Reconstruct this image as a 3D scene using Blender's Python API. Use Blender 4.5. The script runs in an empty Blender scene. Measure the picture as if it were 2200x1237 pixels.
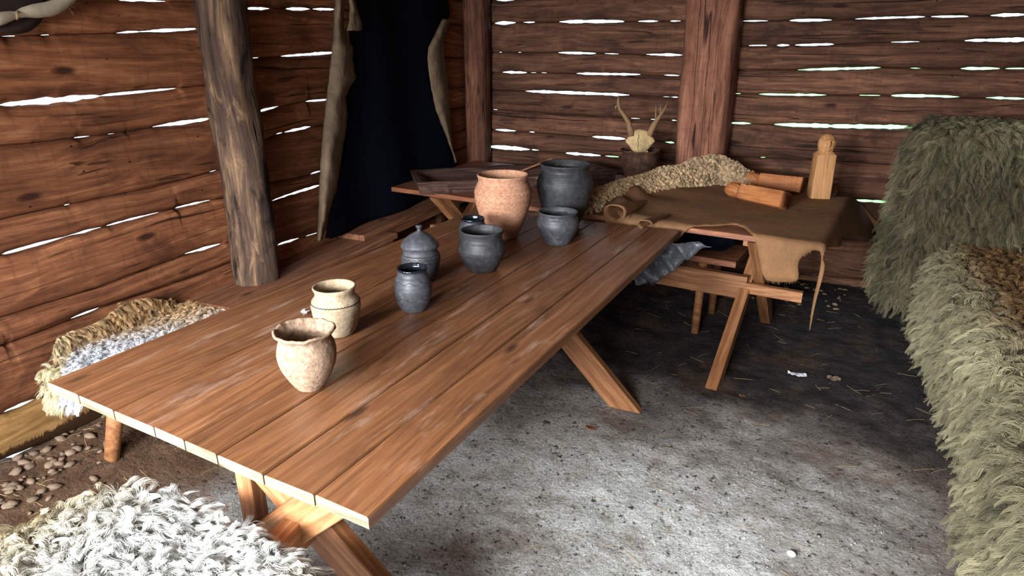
import bpy, bmesh, math, random
import numpy as np
from mathutils import Vector, Matrix, kdtree, noise as mnoise
from mathutils.geometry import delaunay_2d_cdt

random.seed(7); rng = np.random.default_rng(7)
scene = bpy.context.scene
COL = scene.collection
R = math.radians

# ------------------------------------------------------------------ camera
F, YH, H, YAW = 1400.0, 100.0, 1.52, R(23.2)
PITCH = math.atan((618.5 - YH) / F)
cam_d = bpy.data.cameras.new('camera'); cam_d.sensor_width = 36.0; cam_d.lens = F / 2200 * 36
cam_d.clip_start = 0.05; cam_d.clip_end = 300
cam = bpy.data.objects.new('camera', cam_d); COL.objects.link(cam)
cam.location = (0, 0, H); cam.rotation_euler = (math.pi / 2 - PITCH, 0, YAW)
scene.camera = cam

# ------------------------------------------------------------------ world, daylight, exposure
world = bpy.data.worlds.new('world'); scene.world = world; world.use_nodes = True
bg = world.node_tree.nodes['Background']
bg.inputs[0].default_value = (0.72, 0.85, 1.0, 1); bg.inputs[1].default_value = 5.0
scene.view_settings.view_transform = 'Standard'; scene.view_settings.look = 'None'
scene.view_settings.exposure = 0.0; scene.view_settings.gamma = 1.0
scene.view_settings.use_curve_mapping = False


def area(name, loc, target, sx, sy, power, color):
    l = bpy.data.lights.new(name, 'AREA'); l.shape = 'RECTANGLE'; l.size = sx; l.size_y = sy
    l.energy = power; l.color = color
    o = bpy.data.objects.new(name, l); COL.objects.link(o); o.location = loc
    o.rotation_euler = (Vector(target) - Vector(loc)).to_track_quat('-Z', 'Y').to_euler()
    return o


# daylight falling in through the open doorway of the rear wall (high part and low part) plus an added warm fill with no opening behind it
dl = area('side_doorway_daylight', (-2.30, -0.75, 1.55), (-0.9, 1.5, 0.4), 0.7, 0.9, 44, (0.92, 0.96, 1.0)); dl.data.spread = R(140)
dl = area('rear_doorway_daylight', (-0.45, -1.38, 1.45), (-0.65, 0.85, 0.0), 0.7, 0.8, 34, (0.90, 0.95, 1.0)); dl.data.spread = R(75)
dl = area('rear_doorway_daylight_low', (-1.40, -1.38, 1.50), (-0.75, 1.3, 0.0), 0.6, 0.7, 100, (0.86, 0.93, 1.0)); dl.data.spread = R(100)
area('warm_fill_light', (-0.5, -1.25, 1.95), (-0.9, 3.2, 0.8), 1.5, 0.35, 30, (1.0, 0.93, 0.84))  # added fill lamp that lifts the dark interior

scene.cycles.max_bounces = 6; scene.cycles.diffuse_bounces = 4; scene.cycles.glossy_bounces = 3
scene.cycles.use_denoising = True
scene.cycles.sample_clamp_indirect = 4.0

# ------------------------------------------------------------------ photograph geometry: rays onto real planes
FW = np.array([-math.sin(YAW) * math.cos(PITCH), math.cos(YAW) * math.cos(PITCH), -math.sin(PITCH)])
RT = np.array([math.cos(YAW), math.sin(YAW), 0.0]); UP = np.cross(RT, FW); CP = np.array([0, 0, H])


def ray(x, y): return FW + RT * (x - 1100) / F + UP * (618.5 - y) / F
def onz(x, y, z): d = ray(x, y); return CP + d * (z - H) / d[2]
def onx(x, y, X): d = ray(x, y); return CP + d * X / d[0]
def ony(x, y, Y): d = ray(x, y); return CP + d * Y / d[1]
def onplane(x, y, o, n):
    d = ray(x, y); n = np.array(n, float); return CP + d * (np.dot(np.array(o) - CP, n) / np.dot(d, n))
def depth(p): return float((np.array(p) - CP) @ FW)
def proj(p):
    q = np.array(p) - CP; k = q @ FW; return 1100 + F * (q @ RT) / k, 618.5 - F * (q @ UP) / k


# ------------------------------------------------------------------ node helpers
def srgb(r, g, b):
    f = lambda c: (c / 255 / 12.92) if c / 255 <= .04045 else ((c / 255 + .055) / 1.055) ** 2.4
    return (f(r), f(g), f(b), 1)


class NT:
    def __init__(s, name):
        s.m = bpy.data.materials.new(name); s.m.use_nodes = True; s.t = s.m.node_tree
        s.b = s.t.nodes['Principled BSDF']
    def n(s, typ, **kw):
        nd = s.t.nodes.new(typ)
        for k, v in kw.items(): setattr(nd, k, v)
        return nd
    def L(s, a, b): s.t.links.new(a, b)
    def noise(s, vec, scale=1, detail=4, rough=.55, dist=0):
        nd = s.n('ShaderNodeTexNoise'); nd.inputs['Scale'].default_value = scale; nd.inputs['Detail'].default_value = detail
        nd.inputs['Roughness'].default_value = rough; nd.inputs['Distortion'].default_value = dist
        s.L(vec, nd.inputs['Vector']); return nd.outputs['Fac']
    def map(s, vec, scale, loc=(0, 0, 0)):
        nd = s.n('ShaderNodeMapping'); nd.inputs['Scale'].default_value = scale; nd.inputs['Location'].default_value = loc
        s.L(vec, nd.inputs['Vector']); return nd.outputs[0]
    def ramp(s, fac, stops):
        nd = s.n('ShaderNodeValToRGB'); cr = nd.color_ramp
        while len(cr.elements) > 1: cr.elements.remove(cr.elements[-1])
        for i, (p, c) in enumerate(stops):
            e = cr.elements[0] if i == 0 else cr.elements.new(p)
            e.position = p; e.color = c if len(c) == 4 else (*c, 1)
        s.L(fac, nd.inputs[0]); return nd.outputs[0]
    def g(s, fac, a, b): return s.ramp(fac, [(a, (0, 0, 0)), (b, (1, 1, 1))])
    def mix(s, fac, a, b, mode='MIX'):
        nd = s.n('ShaderNodeMix', data_type='RGBA', blend_type=mode)
        for v, i in ((fac, 0), (a, 6), (b, 7)):
            if isinstance(v, (int, float)): nd.inputs[i].default_value = v
            elif isinstance(v, tuple): nd.inputs[i].default_value = v
            else: s.L(v, nd.inputs[i])
        return nd.outputs[2]
    def math(s, op, a, b=0.0):
        nd = s.n('ShaderNodeMath', operation=op)
        for v, i in ((a, 0), (b, 1)):
            if isinstance(v, (int, float)): nd.inputs[i].default_value = v
            else: s.L(v, nd.inputs[i])
        return nd.outputs[0]
    def objvec(s):
        tc = s.n('ShaderNodeTexCoord'); oi = s.n('ShaderNodeObjectInfo')
        vm = s.n('ShaderNodeVectorMath', operation='SCALE'); vm.inputs[0].default_value = (37.1, 13.7, 7.3)
        s.L(oi.outputs['Random'], vm.inputs['Scale'])
        ad = s.n('ShaderNodeVectorMath', operation='ADD'); s.L(tc.outputs['Object'], ad.inputs[0]); s.L(vm.outputs[0], ad.inputs[1])
        return ad.outputs[0], oi.outputs['Random'], tc.outputs['Object']
    def bump(s, h, strength=.5, dist=.01):
        nd = s.n('ShaderNodeBump'); nd.inputs['Strength'].default_value = strength; nd.inputs['Distance'].default_value = dist
        s.L(h, nd.inputs['Height']); s.L(nd.outputs[0], s.b.inputs['Normal'])
    def fin(s, col, rough=.7, spec=.3):
        if isinstance(col, tuple): s.b.inputs['Base Color'].default_value = col
        else: s.L(col, s.b.inputs['Base Color'])
        if isinstance(rough, (int, float)): s.b.inputs['Roughness'].default_value = rough
        else: s.L(rough, s.b.inputs['Roughness'])
        s.b.inputs['Specular IOR Level'].default_value = spec
        return s.m


def wood(name, dark, mid, light, axis=0, grain=45, crack=.5, knot=.7, rough=.75, spec=.25, bump=.5, patch=.5, pale=None, figure=.35, blotch=0, marks=0, fringe=None, con=1.0):
    n = NT(name); v, rnd, raw = n.objvec()
    def sc(a, c): t = [c, c, c]; t[axis] = a; return tuple(t)
    wob = n.noise(n.map(v, sc(1.2, 3)), 1, 2)
    ofs = n.n('ShaderNodeVectorMath', operation='MULTIPLY_ADD')
    cmb = n.n('ShaderNodeCombineXYZ')
    for i in range(3): n.L(wob, cmb.inputs[i])
    n.L(cmb.outputs[0], ofs.inputs[0]); ofs.inputs[1].default_value = (.10, .10, .10); n.L(v, ofs.inputs[2])
    w = ofs.outputs[0]
    streak = n.noise(n.map(w, sc(1.8, grain)), 1, 9, .68, .3)
    fine = n.noise(n.map(w, sc(9, grain * 4)), 1, 3, .6)
    fig = n.n('ShaderNodeTexWave', wave_type='RINGS', rings_direction='XYZ'[axis] if axis != 9 else 'X')
    fig.inputs['Scale'].default_value = 1; fig.inputs['Distortion'].default_value = 5; fig.inputs['Detail'].default_value = 3
    fig.inputs['Detail Scale'].default_value = .7
    n.L(n.map(w, sc(.5, 16)), fig.inputs['Vector'])
    big = n.noise(n.map(v, sc(1.3, 4.5)), 1, 5, .6)
    c = n.ramp(streak, [(.5-.16/con, dark), (.5, mid), (.5+.16/con, light)])
    c = n.mix(.55*min(1, con+.2), c, n.ramp(fine, [(.3, (.45, .42, .4)), (.62, (1.12, 1.1, 1.08))]), 'MULTIPLY')
    c = n.mix(n.math('MULTIPLY', n.g(fig.outputs['Fac'], .0, .55), figure), c, dark)
    c2 = n.mix(n.g(big, .42, .68), c, dark); c = n.mix(patch, c, c2)
    if blotch:
        bl = n.noise(n.map(v, sc(3.5, 7), (3, 8, 1)), 1, 7, .68, .6)
        c = n.mix(n.math('MULTIPLY', n.ramp(bl, [(.36, (1, 1, 1)), (.47, (0, 0, 0))]), blotch), c, (dark[0]*.45, dark[1]*.48, dark[2]*.55, 1))
        c = n.mix(n.math('MULTIPLY', n.g(bl, .58, .68), blotch*.6), c, light)
    if marks:
        mk = n.noise(n.map(v, sc(42, 5), (2, 2, 6)), 1, 3, .6)
        c = n.mix(n.math('MULTIPLY', n.ramp(mk, [(.34, (1, 1, 1)), (.44, (0, 0, 0))]), marks), c, dark)
    hv = n.n('ShaderNodeHueSaturation'); n.L(c, hv.inputs['Color'])
    n.L(n.math('ADD', n.math('MULTIPLY', rnd, .36), .82), hv.inputs['Value']); c = hv.outputs[0]
    if pale is not None:
        ps = n.noise(n.map(v, sc(3, 14), (5, 5, 5)), 1, 5, .7)
        c = n.mix(n.math('MULTIPLY', n.g(ps, .56, .70), .32), c, pale)
    ck = n.noise(n.map(w, sc(2.2, grain * 1.2), (9, 3, 2)), 1, 2, .5, .4)
    crk = n.math('MULTIPLY', n.ramp(ck, [(.27, (1, 1, 1)), (.33, (0, 0, 0))]), crack)
    vo = n.n('ShaderNodeTexVoronoi'); n.L(n.map(v, sc(2.0, 6.5)), vo.inputs['Vector']); vo.inputs['Scale'].default_value = 1
    kn = n.math('MULTIPLY', n.ramp(vo.outputs['Distance'], [(.05, (1, 1, 1)), (.11, (0, 0, 0))]), knot)
    dk = n.math('MAXIMUM', crk, kn)
    if marks:
        ck2 = n.noise(n.map(v, sc(.22, 11), (1, 7, 2)), 1, 1, .4, .05)
        line = n.math('MULTIPLY', n.ramp(n.math('ABSOLUTE', n.math('SUBTRACT', ck2, .47)), [(.002, (1, 1, 1)), (.008, (0, 0, 0))]), n.g(n.noise(n.map(v, sc(1.1, 3), (6, 1, 1)), 1, 2), .50, .56))
        v2 = n.n('ShaderNodeTexVoronoi'); n.L(n.map(v, sc(9, 14), (4, 4, 4)), v2.inputs['Vector']); v2.inputs['Scale'].default_value = 1
        hole = n.ramp(v2.outputs['Distance'], [(.035, (1, 1, 1)), (.05, (0, 0, 0))])
        dk = n.math('MAXIMUM', n.math('MAXIMUM', dk, line), hole)
    if fringe:
        sz = n.n('ShaderNodeSeparateXYZ'); n.L(raw, sz.inputs[0])
        fz = n.math('ADD', sz.outputs[2], n.math('MULTIPLY', n.math('SUBTRACT', n.noise(n.map(v, (40, 40, 12)), 1, 5, .7), .5), .07))
        dk = n.math('MAXIMUM', dk, n.ramp(n.math('ADD', fz, .5), [(.5+fringe-.008, (1, 1, 1)), (.5+fringe+.004, (0, 0, 0))]))
    c = n.mix(dk, c, (dark[0] * .25, dark[1] * .25, dark[2] * .3, 1))
    hgt = n.math('SUBTRACT', n.math('ADD', n.math('MULTIPLY', streak, .6), n.math('MULTIPLY', fine, .35)), dk)
    n.bump(hgt, bump, .006)
    return n.fin(c, rough, spec)


def simple(name, col, rough=.7, spec=.3, nscale=30, namt=.25, bump=.3, bdist=.003, metallic=0):
    n = NT(name); v, rnd, raw = n.objvec()
    a = n.noise(v, nscale, 5, .6); b = n.noise(v, nscale * .15, 3)
    c = n.mix(n.math('MULTIPLY', n.g(a, .35, .75), namt), col, (col[0] * .45, col[1] * .45, col[2] * .45, 1))
    c = n.mix(n.math('MULTIPLY', n.g(b, .4, .7), namt), c, (min(1, col[0] * 1.5), min(1, col[1] * 1.45), min(1, col[2] * 1.4), 1))
    hv = n.n('ShaderNodeHueSaturation'); n.L(c, hv.inputs['Color']); n.L(n.math('ADD', n.math('MULTIPLY', rnd, .5), .75), hv.inputs['Value']); c = hv.outputs[0] if name == 'river_stone' else c
    n.bump(a, bump, bdist); n.b.inputs['Metallic'].default_value = metallic
    return n.fin(c, rough, spec)


M = {}
M['log_left'] = wood('log_left', srgb(102, 62, 42), srgb(162, 102, 68), srgb(194, 132, 92), 0, 30, .8, .9, .8, .2, .9, .6, None, .25, .55, .3)
M['log_back'] = wood('log_back', srgb(70, 46, 36), srgb(116, 78, 58), srgb(148, 104, 80), 0, 30, .8, .8, .82, .2, .9, .6, None, .25, .6, .25)
M['log_sill'] = wood('log_sill', srgb(120, 84, 46), srgb(176, 134, 82), srgb(200, 160, 108), 0, 14, .8, .6, .85, .15, .8, .3, None, .1, .4, 0, -.048)
M['post_bark'] = wood('post_bark', srgb(56, 42, 36), srgb(104, 82, 68), srgb(172, 136, 102), 2, 22, .9, .9, .9, .15, 1.0, .6, None, .1, 1.0, 0)
M['post_red'] = wood('post_red', srgb(96, 60, 46), srgb(146, 96, 74), srgb(178, 124, 98), 2, 26, 1, .6, .8, .2, .9, .3, None, .15, .4, .2)
M['post_corner'] = wood('post_corner', srgb(66, 42, 34), srgb(112, 72, 54), srgb(146, 98, 74), 2, 26, .9, .6, .85, .2, .9, .5, None, .2, .6, .2)
M['table'] = wood('table_wood', srgb(80, 50, 32), srgb(130, 84, 53), srgb(162, 113, 75), 0, 46, .3, .8, .36, .5, .35, .3, srgb(196, 168, 150), .22, .3, 0, None, .55)
M['table_end'] = wood('table_end_grain', srgb(92, 86, 68), srgb(136, 130, 104), srgb(170, 164, 140), 1, 60, .5, .3, .85, .2, .6, .4)
M['leg_wood'] = wood('leg_wood', srgb(118, 72, 44), srgb(160, 108, 68), srgb(190, 138, 94), 0, 34, .2, .6, .55, .35, .25, .2, None, .35)
M['bench'] = wood('bench_wood', srgb(92, 58, 42), srgb(142, 94, 66), srgb(178, 126, 92), 0, 38, .4, .8, .6, .3, .4, .5)
M['table2'] = wood('far_table_wood', srgb(100, 60, 42), srgb(150, 92, 62), srgb(182, 120, 84), 0, 40, .3, .7, .5, .35, .35, .3)
M['trough'] = wood('trough_wood', srgb(50, 34, 30), srgb(88, 62, 52), srgb(124, 94, 80), 0, 40, .9, .4, .85, .2, 1.0, .5)
M['idol'] = wood('idol_wood', srgb(140, 94, 58), srgb(190, 138, 90), srgb(214, 164, 112), 2, 30, .3, .5, .6, .3, .5, .2, None, .15, .3, 0, None, .5)
M['idol_red'] = wood('idol_wood_red', srgb(132, 72, 38), srgb(186, 116, 66), srgb(206, 142, 92), 2, 30, .4, .5, .6, .3, .5, .3, None, .15, .4, 0, None, .6)
M['ceiling'] = wood('ceiling_wood', srgb(60, 42, 34), srgb(104, 74, 56), srgb(130, 98, 76), 0, 20)


def clay(name, base, dark, light, rough=.85, spec=.2, rings=0, grit=.5, grain=60):
    n = NT(name); v, rnd, raw = n.objvec()
    a = n.noise(v, grain, 6, .65); b = n.noise(v, 9, 4, .6)
    c = n.ramp(a, [(.3, dark), (.52, base), (.75, light)])
    c = n.mix(n.math('MULTIPLY', n.g(b, .35, .75), .5), c, dark)
    h = n.math('MULTIPLY', a, grit)
    if rings:
        sx = n.n('ShaderNodeSeparateXYZ'); n.L(raw, sx.inputs[0])
        rr = n.math('SINE', n.math('MULTIPLY', sx.outputs[2], rings))
        h = n.math('ADD', h, n.math('MULTIPLY', rr, .045))
    n.bump(h, .6, .004)
    return n.fin(c, rough, spec)


M['clay_rough'] = clay('rough_clay', srgb(152, 126, 104), srgb(112, 90, 72), srgb(178, 154, 130), .95, .1, 0, 1.3, 90)
M['clay_cream'] = clay('cream_clay', srgb(166, 146, 118), srgb(132, 112, 88), srgb(190, 172, 146), .85, .15, 900, .5, 70)
M['clay_orange'] = clay('orange_clay', srgb(184, 136, 108), srgb(150, 104, 78), srgb(204, 162, 134), .85, .15, 700, .5, 70)
M['clay_black'] = clay('black_clay', srgb(54, 53, 54), srgb(38, 37, 39), srgb(74, 73, 74), .55, .35, 600, .35, 50)
M['clay_blue'] = clay('dark_blue_clay', srgb(67, 67, 70), srgb(47, 47, 51), srgb(90, 89, 91), .5, .4, 500, .3, 50)
M['clay_brown'] = clay('sooty_brown_clay', srgb(96, 66, 50), srgb(46, 40, 42), srgb(140, 104, 80), .8, .2, 0, .6, 22)
M['glaze'] = simple('black_glaze', srgb(22, 26, 32), .08, .7, 20, .1, .05)
M['incise'] = simple('incised_line', srgb(52, 46, 44), .9, .1)
M['incise_soft'] = simple('soft_incised_line', srgb(150, 104, 76), .9, .1)
M['black_hide'] = simple('black_hide', srgb(12, 15, 25), .95, .05, 60, .4, .6)
M['pale_hide'] = simple('pale_curled_hide', srgb(116, 97, 78), .9, .1, 16, .95, 1.0, .012)
M['leather'] = simple('brown_deer_leather', srgb(128, 92, 62), .8, .2, 16, .6, .7, .004)
M['plastic'] = simple('dark_plastic_sheet', srgb(78, 80, 84), .34, .5, 14, .2, 1.0, .02)
M['bone'] = simple('old_bone', srgb(196, 168, 122), .75, .2, 55, .75, 1.0, .006)
M['antler'] = simple('antler', srgb(142, 112, 80), .75, .2, 40, .45, .9, .003)
M['stone'] = simple('river_stone', srgb(122, 102, 84), .75, .25, 25, .5, .4)
M['strap'] = simple('pale_leather_strip', srgb(176, 162, 140), .85, .2, 16, .4, .7, .004)
M['darkleather'] = simple('dark_leather', srgb(54, 40, 38), .8, .2, 20, .4, .5)
M['paper'] = simple('white_scrap', srgb(232, 232, 236), .7, .2, 20, .15, .3)
M['straw'] = simple('dry_straw', srgb(168, 140, 104), .9, .1)
M['hide_skin'] = simple('fleece_skin', srgb(150, 126, 92), .95, .05)
M['hide_skin_dark'] = simple('shaggy_hide_skin', srgb(78, 70, 50), .95, .05)
M['hide_skin_white'] = simple('white_fleece_skin', srgb(196, 190, 176), .95, .05)
M['seat_box'] = wood('seat_box_wood', srgb(60, 42, 34), srgb(104, 74, 56), srgb(130, 98, 76), 0, 30)

# earth floor
n = NT('trodden_earth'); tc = n.n('ShaderNodeTexCoord').outputs['Object']
sx = n.n('ShaderNodeSeparateXYZ'); n.L(tc, sx.inputs[0]); X, Y = sx.outputs[0], sx.outputs[1]
big = n.noise(tc, 1.6, 5, .6); med = n.noise(tc, 9, 6, .65); fine = n.noise(tc, 70, 6, .7); spk = n.noise(tc, 38, 8, .75)
def lin(v, a, b):
    mr = n.n('ShaderNodeMapRange'); mr.interpolation_type = 'SMOOTHSTEP'
    n.L(v, mr.inputs[0]); mr.inputs[1].default_value = a; mr.inputs[2].default_value = b; return mr.outputs[0]
pj = n.math('MULTIPLY', n.math('SUBTRACT', big, .5), 1.6)
xw = n.math('ADD', X, pj); yw = n.math('ADD', Y, pj)
ash = n.math('MULTIPLY', n.math('MULTIPLY', lin(xw, -2.05, -1.5), lin(yw, 3.0, 1.9)), n.math('ADD', n.math('MULTIPLY', lin(xw, .75, -.2), .65), .35))  # ash patch; its dimming to the right paints the light falloff into the colour
earth = n.ramp(med, [(.3, srgb(92, 66, 50)), (.55, srgb(128, 98, 76)), (.8, srgb(150, 122, 98))])
ashc = n.ramp(med, [(.28, srgb(176, 170, 160)), (.46, srgb(226, 222, 214)), (.7, srgb(245, 243, 238))])
earth = n.mix(lin(yw, 2.2, 3.0), earth, n.ramp(med, [(.3, srgb(50, 47, 48)), (.7, srgb(88, 82, 80))]))  # charcoal towards the back: shade under the far table painted into the earth colour
c = n.mix(ash, earth, ashc)
c = n.mix(.75, c, n.ramp(n.noise(tc, 95, 6, .75), [(.36, (.38, .36, .34)), (.52, (.95, .95, .95)), (.66, (1.08, 1.08, 1.08))]), 'MULTIPLY')
brn = n.math('MULTIPLY', n.g(n.noise(tc, 2.3, 6, .7), .52, .64), .6)
c = n.mix(brn, c, srgb(120, 92, 70))
c = n.mix(n.ramp(spk, [(.37, (1, 1, 1)), (.44, (0, 0, 0))]), c, srgb(62, 54, 48))
h = n.math('ADD', n.math('ADD', n.math('MULTIPLY', fine, .8), n.math('MULTIPLY', spk, 1.0)), n.math('MULTIPLY', med, 1.5))
n.bump(h, 1.0, .02)
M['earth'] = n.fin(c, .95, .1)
n = NT('grass_outside'); tc = n.n('ShaderNodeTexCoord').outputs['Object']
M['grass'] = n.fin(n.ramp(n.noise(tc, 4, 6, .7), [(.3, srgb(112, 184, 96)), (.7, srgb(160, 216, 136))]), .9, .1)
n = NT('gravel_outside'); tc = n.n('ShaderNodeTexCoord').outputs['Object']
M['gravel'] = n.fin(n.ramp(n.noise(tc, 12, 6, .7), [(.3, srgb(170, 168, 160)), (.7, srgb(222, 222, 216))]), .9, .1)
n = NT('fur_strands'); at = n.n('ShaderNodeAttribute'); at.attribute_name = 'strand_color'
M['fur'] = n.fin(at.outputs['Color'], .6, .25)


# ------------------------------------------------------------------ object helpers
def tag(o, label=None, cat=None, group=None, kind=None):
    if label: o['label'] = label
    if cat: o['category'] = cat
    if group: o['group'] = group
    if kind: o['kind'] = kind
    return o


def empty(name, loc=(0, 0, 0), rz=0, label=None, cat=None, group=None):
    o = bpy.data.objects.new(name, None); COL.objects.link(o); o.location = loc; o.rotation_euler = (0, 0, rz)
    o.empty_display_size = .1
    return tag(o, label, cat, group)


def mesh_obj(name, verts, faces, mat, parent=None, mw=None, smooth=False, matidx=None, mats=None):
    """verts are world coordinates; mw (a Matrix) becomes the object's frame when given."""
    me = bpy.data.meshes.new(name)
    if mw is not None:
        inv = mw.inverted(); verts = [inv @ Vector(v) for v in verts]
    elif parent is None:
        pass
    me.from_pydata([tuple(v) for v in verts], [], [tuple(int(i) for i in f) for f in faces]); me.update()
    for m_ in (mats or [mat]): me.materials.append(m_)
    if smooth: me.polygons.foreach_set('use_smooth', [True] * len(me.polygons))
    if matidx is not None: me.polygons.foreach_set('material_index', matidx)
    o = bpy.data.objects.new(name, me); COL.objects.link(o)
    if parent is not None:
        o.parent = parent
        pm = pmat(parent)
        o.matrix_parent_inverse = pm.inverted()
    if mw is not None: o.matrix_basis = mw
    return o


def pmat(o):
    m = Matrix.LocRotScale(o.location, o.rotation_euler, o.scale)
    if o.parent: m = pmat(o.parent) @ o.matrix_parent_inverse @ m
    return m


def frame(o, xdir, zdir=(0, 0, 1)):
    x = Vector(xdir).normalized(); z = Vector(zdir); y = z.cross(x).normalized(); z = x.cross(y).normalized()
    m = Matrix((x, y, z)).transposed().to_4x4(); m.translation = Vector(o); return m


def bar(name, p0, p1, w, t, mat, parent=None, zdir=(0, 0, 1), bev=.003, wob=0, taper=1.0):
    """board from p0 to p1; w across (local y), t thick (local z); own frame with x along it."""
    p0, p1 = Vector(p0), Vector(p1); mw = frame(p0, p1 - p0, zdir); Ln = (p1 - p0).length
    bm = bmesh.new(); nseg = max(1, int(Ln / .12)) if wob else 1
    prof = [(-w/2+bev, -t/2), (w/2-bev, -t/2), (w/2, -t/2+bev), (w/2, t/2-bev), (w/2-bev, t/2), (-w/2+bev, t/2), (-w/2, t/2-bev), (-w/2, -t/2+bev)]
    rows = []
    for i in range(nseg + 1):
        f = i / nseg; k = 1 + (taper - 1) * f
        rows.append([bm.verts.new((Ln * f, a * k + random.uniform(-wob, wob), b * k + random.uniform(-wob, wob))) for a, b in prof])
    for i in range(nseg):
        for j in range(8):
            bm.faces.new((rows[i][j], rows[i][(j+1) % 8], rows[i+1][(j+1) % 8], rows[i+1][j]))
    bm.faces.new(rows[0][::-1]); bm.faces.new(rows[-1])
    bmesh.ops.recalc_face_normals(bm, faces=bm.faces)
    me = bpy.data.meshes.new(name); bm.to_mesh(me); bm.free(); me.materials.append(mat)
    o = bpy.data.objects.new(name, me); COL.objects.link(o)
    if parent is not None: o.parent = parent; o.matrix_parent_inverse = pmat(parent).inverted()
    o.matrix_basis = mw
    return o


def tube(name, pts, rad, mat, parent=None, n=10, smooth=True, cap=True):
    pts = [Vector(p) for p in pts]; rad = [rad] * len(pts) if isinstance(rad, (int, float)) else rad
    V, Fc = [], []; up = Vector((0, 0, 1))
    t0 = (pts[1] - pts[0]).normalized(); a = t0.cross(up if abs(t0.z) < .9 else Vector((1, 0, 0))).normalized()
    for i, p in enumerate(pts):
        t = (pts[min(i+1, len(pts)-1)] - pts[max(i-1, 0)]).normalized()
        a = (a - t * a.dot(t)).normalized(); b = t.cross(a)
        for j in range(n):
            an = 2 * math.pi * j / n; V.append(p + (a * math.cos(an) + b * math.sin(an)) * rad[i])
    for i in range(len(pts) - 1):
        for j in range(n):
            Fc.append((i*n+j, i*n+(j+1) % n, (i+1)*n+(j+1) % n, (i+1)*n+j))
    if cap: Fc.append(tuple(range(n))[::-1]); Fc.append(tuple((len(pts)-1)*n+j for j in range(n)))
    return mesh_obj(name, V, Fc, mat, parent, smooth=smooth)


def lathe(prof, n=48, wob=None):
    V, Fc = [], []
    for i, (r, z) in enumerate(prof):
        for j in range(n):
            a = 2 * math.pi * j / n; rr, zz = r, z
            if wob: rr, zz = wob(r, z, a, i)
            V.append((rr * math.cos(a), rr * math.sin(a), zz))
    for i in range(len(prof) - 1):
        for j in range(n): Fc.append((i*n+j, i*n+(j+1) % n, (i+1)*n+(j+1) % n, (i+1)*n+j))
    Fc.append(tuple(range(n))[::-1]); Fc.append(tuple((len(prof)-1)*n+j for j in range(n)))
    return V, Fc


def local_mesh(name, V, Fc, mat, parent=None, loc=(0, 0, 0), rot=(0, 0, 0), smooth=True, mats=None, matidx=None):
    me = bpy.data.meshes.new(name); me.from_pydata([tuple(v) for v in V], [], Fc); me.update()
    for m_ in (mats or [mat]): me.materials.append(m_)
    if smooth: me.polygons.foreach_set('use_smooth', [True] * len(me.polygons))
    if matidx is not None: me.polygons.foreach_set('material_index', matidx)
    o = bpy.data.objects.new(name, me); COL.objects.link(o); o.location = loc; o.rotation_euler = rot
    if parent is not None: o.parent = parent
    return o


def fbm(p, s=1, o=3):
    v = 0; a = 1
    for i in range(o):
        v += a * mnoise.noise(Vector(p) * s); s *= 2.1; a *= .5
    return v


def interp_poly(pts, x):
    xs = [p[0] for p in pts]; ys = [p[1] for p in pts]; return float(np.interp(x, xs, ys))


# ------------------------------------------------------------------ log walls
class Seam:
    """a joint between two logs: polyline in the wall plane plus the stretches where daylight shows through."""
    def __init__(s, plane, pts, gaps=(), flat=None):
        s.P, s.G = [], []
        if flat is not None:
            s.P = [(-9, flat), (9, flat)]
            for (a, b, th) in gaps: s.G.append((a, b, th, th))
            return
        for (x, y) in pts:
            p = plane(x, y); s.P.append((plane.s(p), p[2]))
        s.P.sort()
        for g_ in gaps:
            x0, x1, th = g_[:3]; th1 = g_[3] if len(g_) > 3 else th
            ymid = lambda x: float(np.interp(x, [q[0] for q in pts], [q[1] for q in pts]))
            a, b = plane(x0, ymid(x0)), plane(x1, ymid(x1))
            s.G.append((plane.s(a), plane.s(b), th * depth(a) / F, th1 * depth(b) / F))
    def z(s, t): return interp_poly(s.P, t)
    def gap(s, t):
        for a, b, ta, tb in s.G:
            if a <= t <= b:
                f = (t - a) / max(1e-6, b - a); e = min(1, (min(t - a, b - t) / (.05 + .07*(b-a)) + .02)) ** .6
                return (ta + (tb - ta) * f) * e * (1.05 + .55 * mnoise.noise((t*23, a*7, 0)) + .3 * mnoise.noise((t*70, a*7, 3)))
        return -.004


def plane_x(X):
    f = lambda x, y: onx(x, y, X)
    f.s = lambda p: p[1]; return f


class PX:
    def __init__(s, X): s.X = X
    def __call__(s, x, y): return onx(x, y, s.X)
    def s(s, p): return float(p[1])


class PY:
    def __init__(s, Y): s.Y = Y
    def __call__(s, x, y): return ony(x, y, s.Y)
    def s(s, p): return float(p[0])


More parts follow.
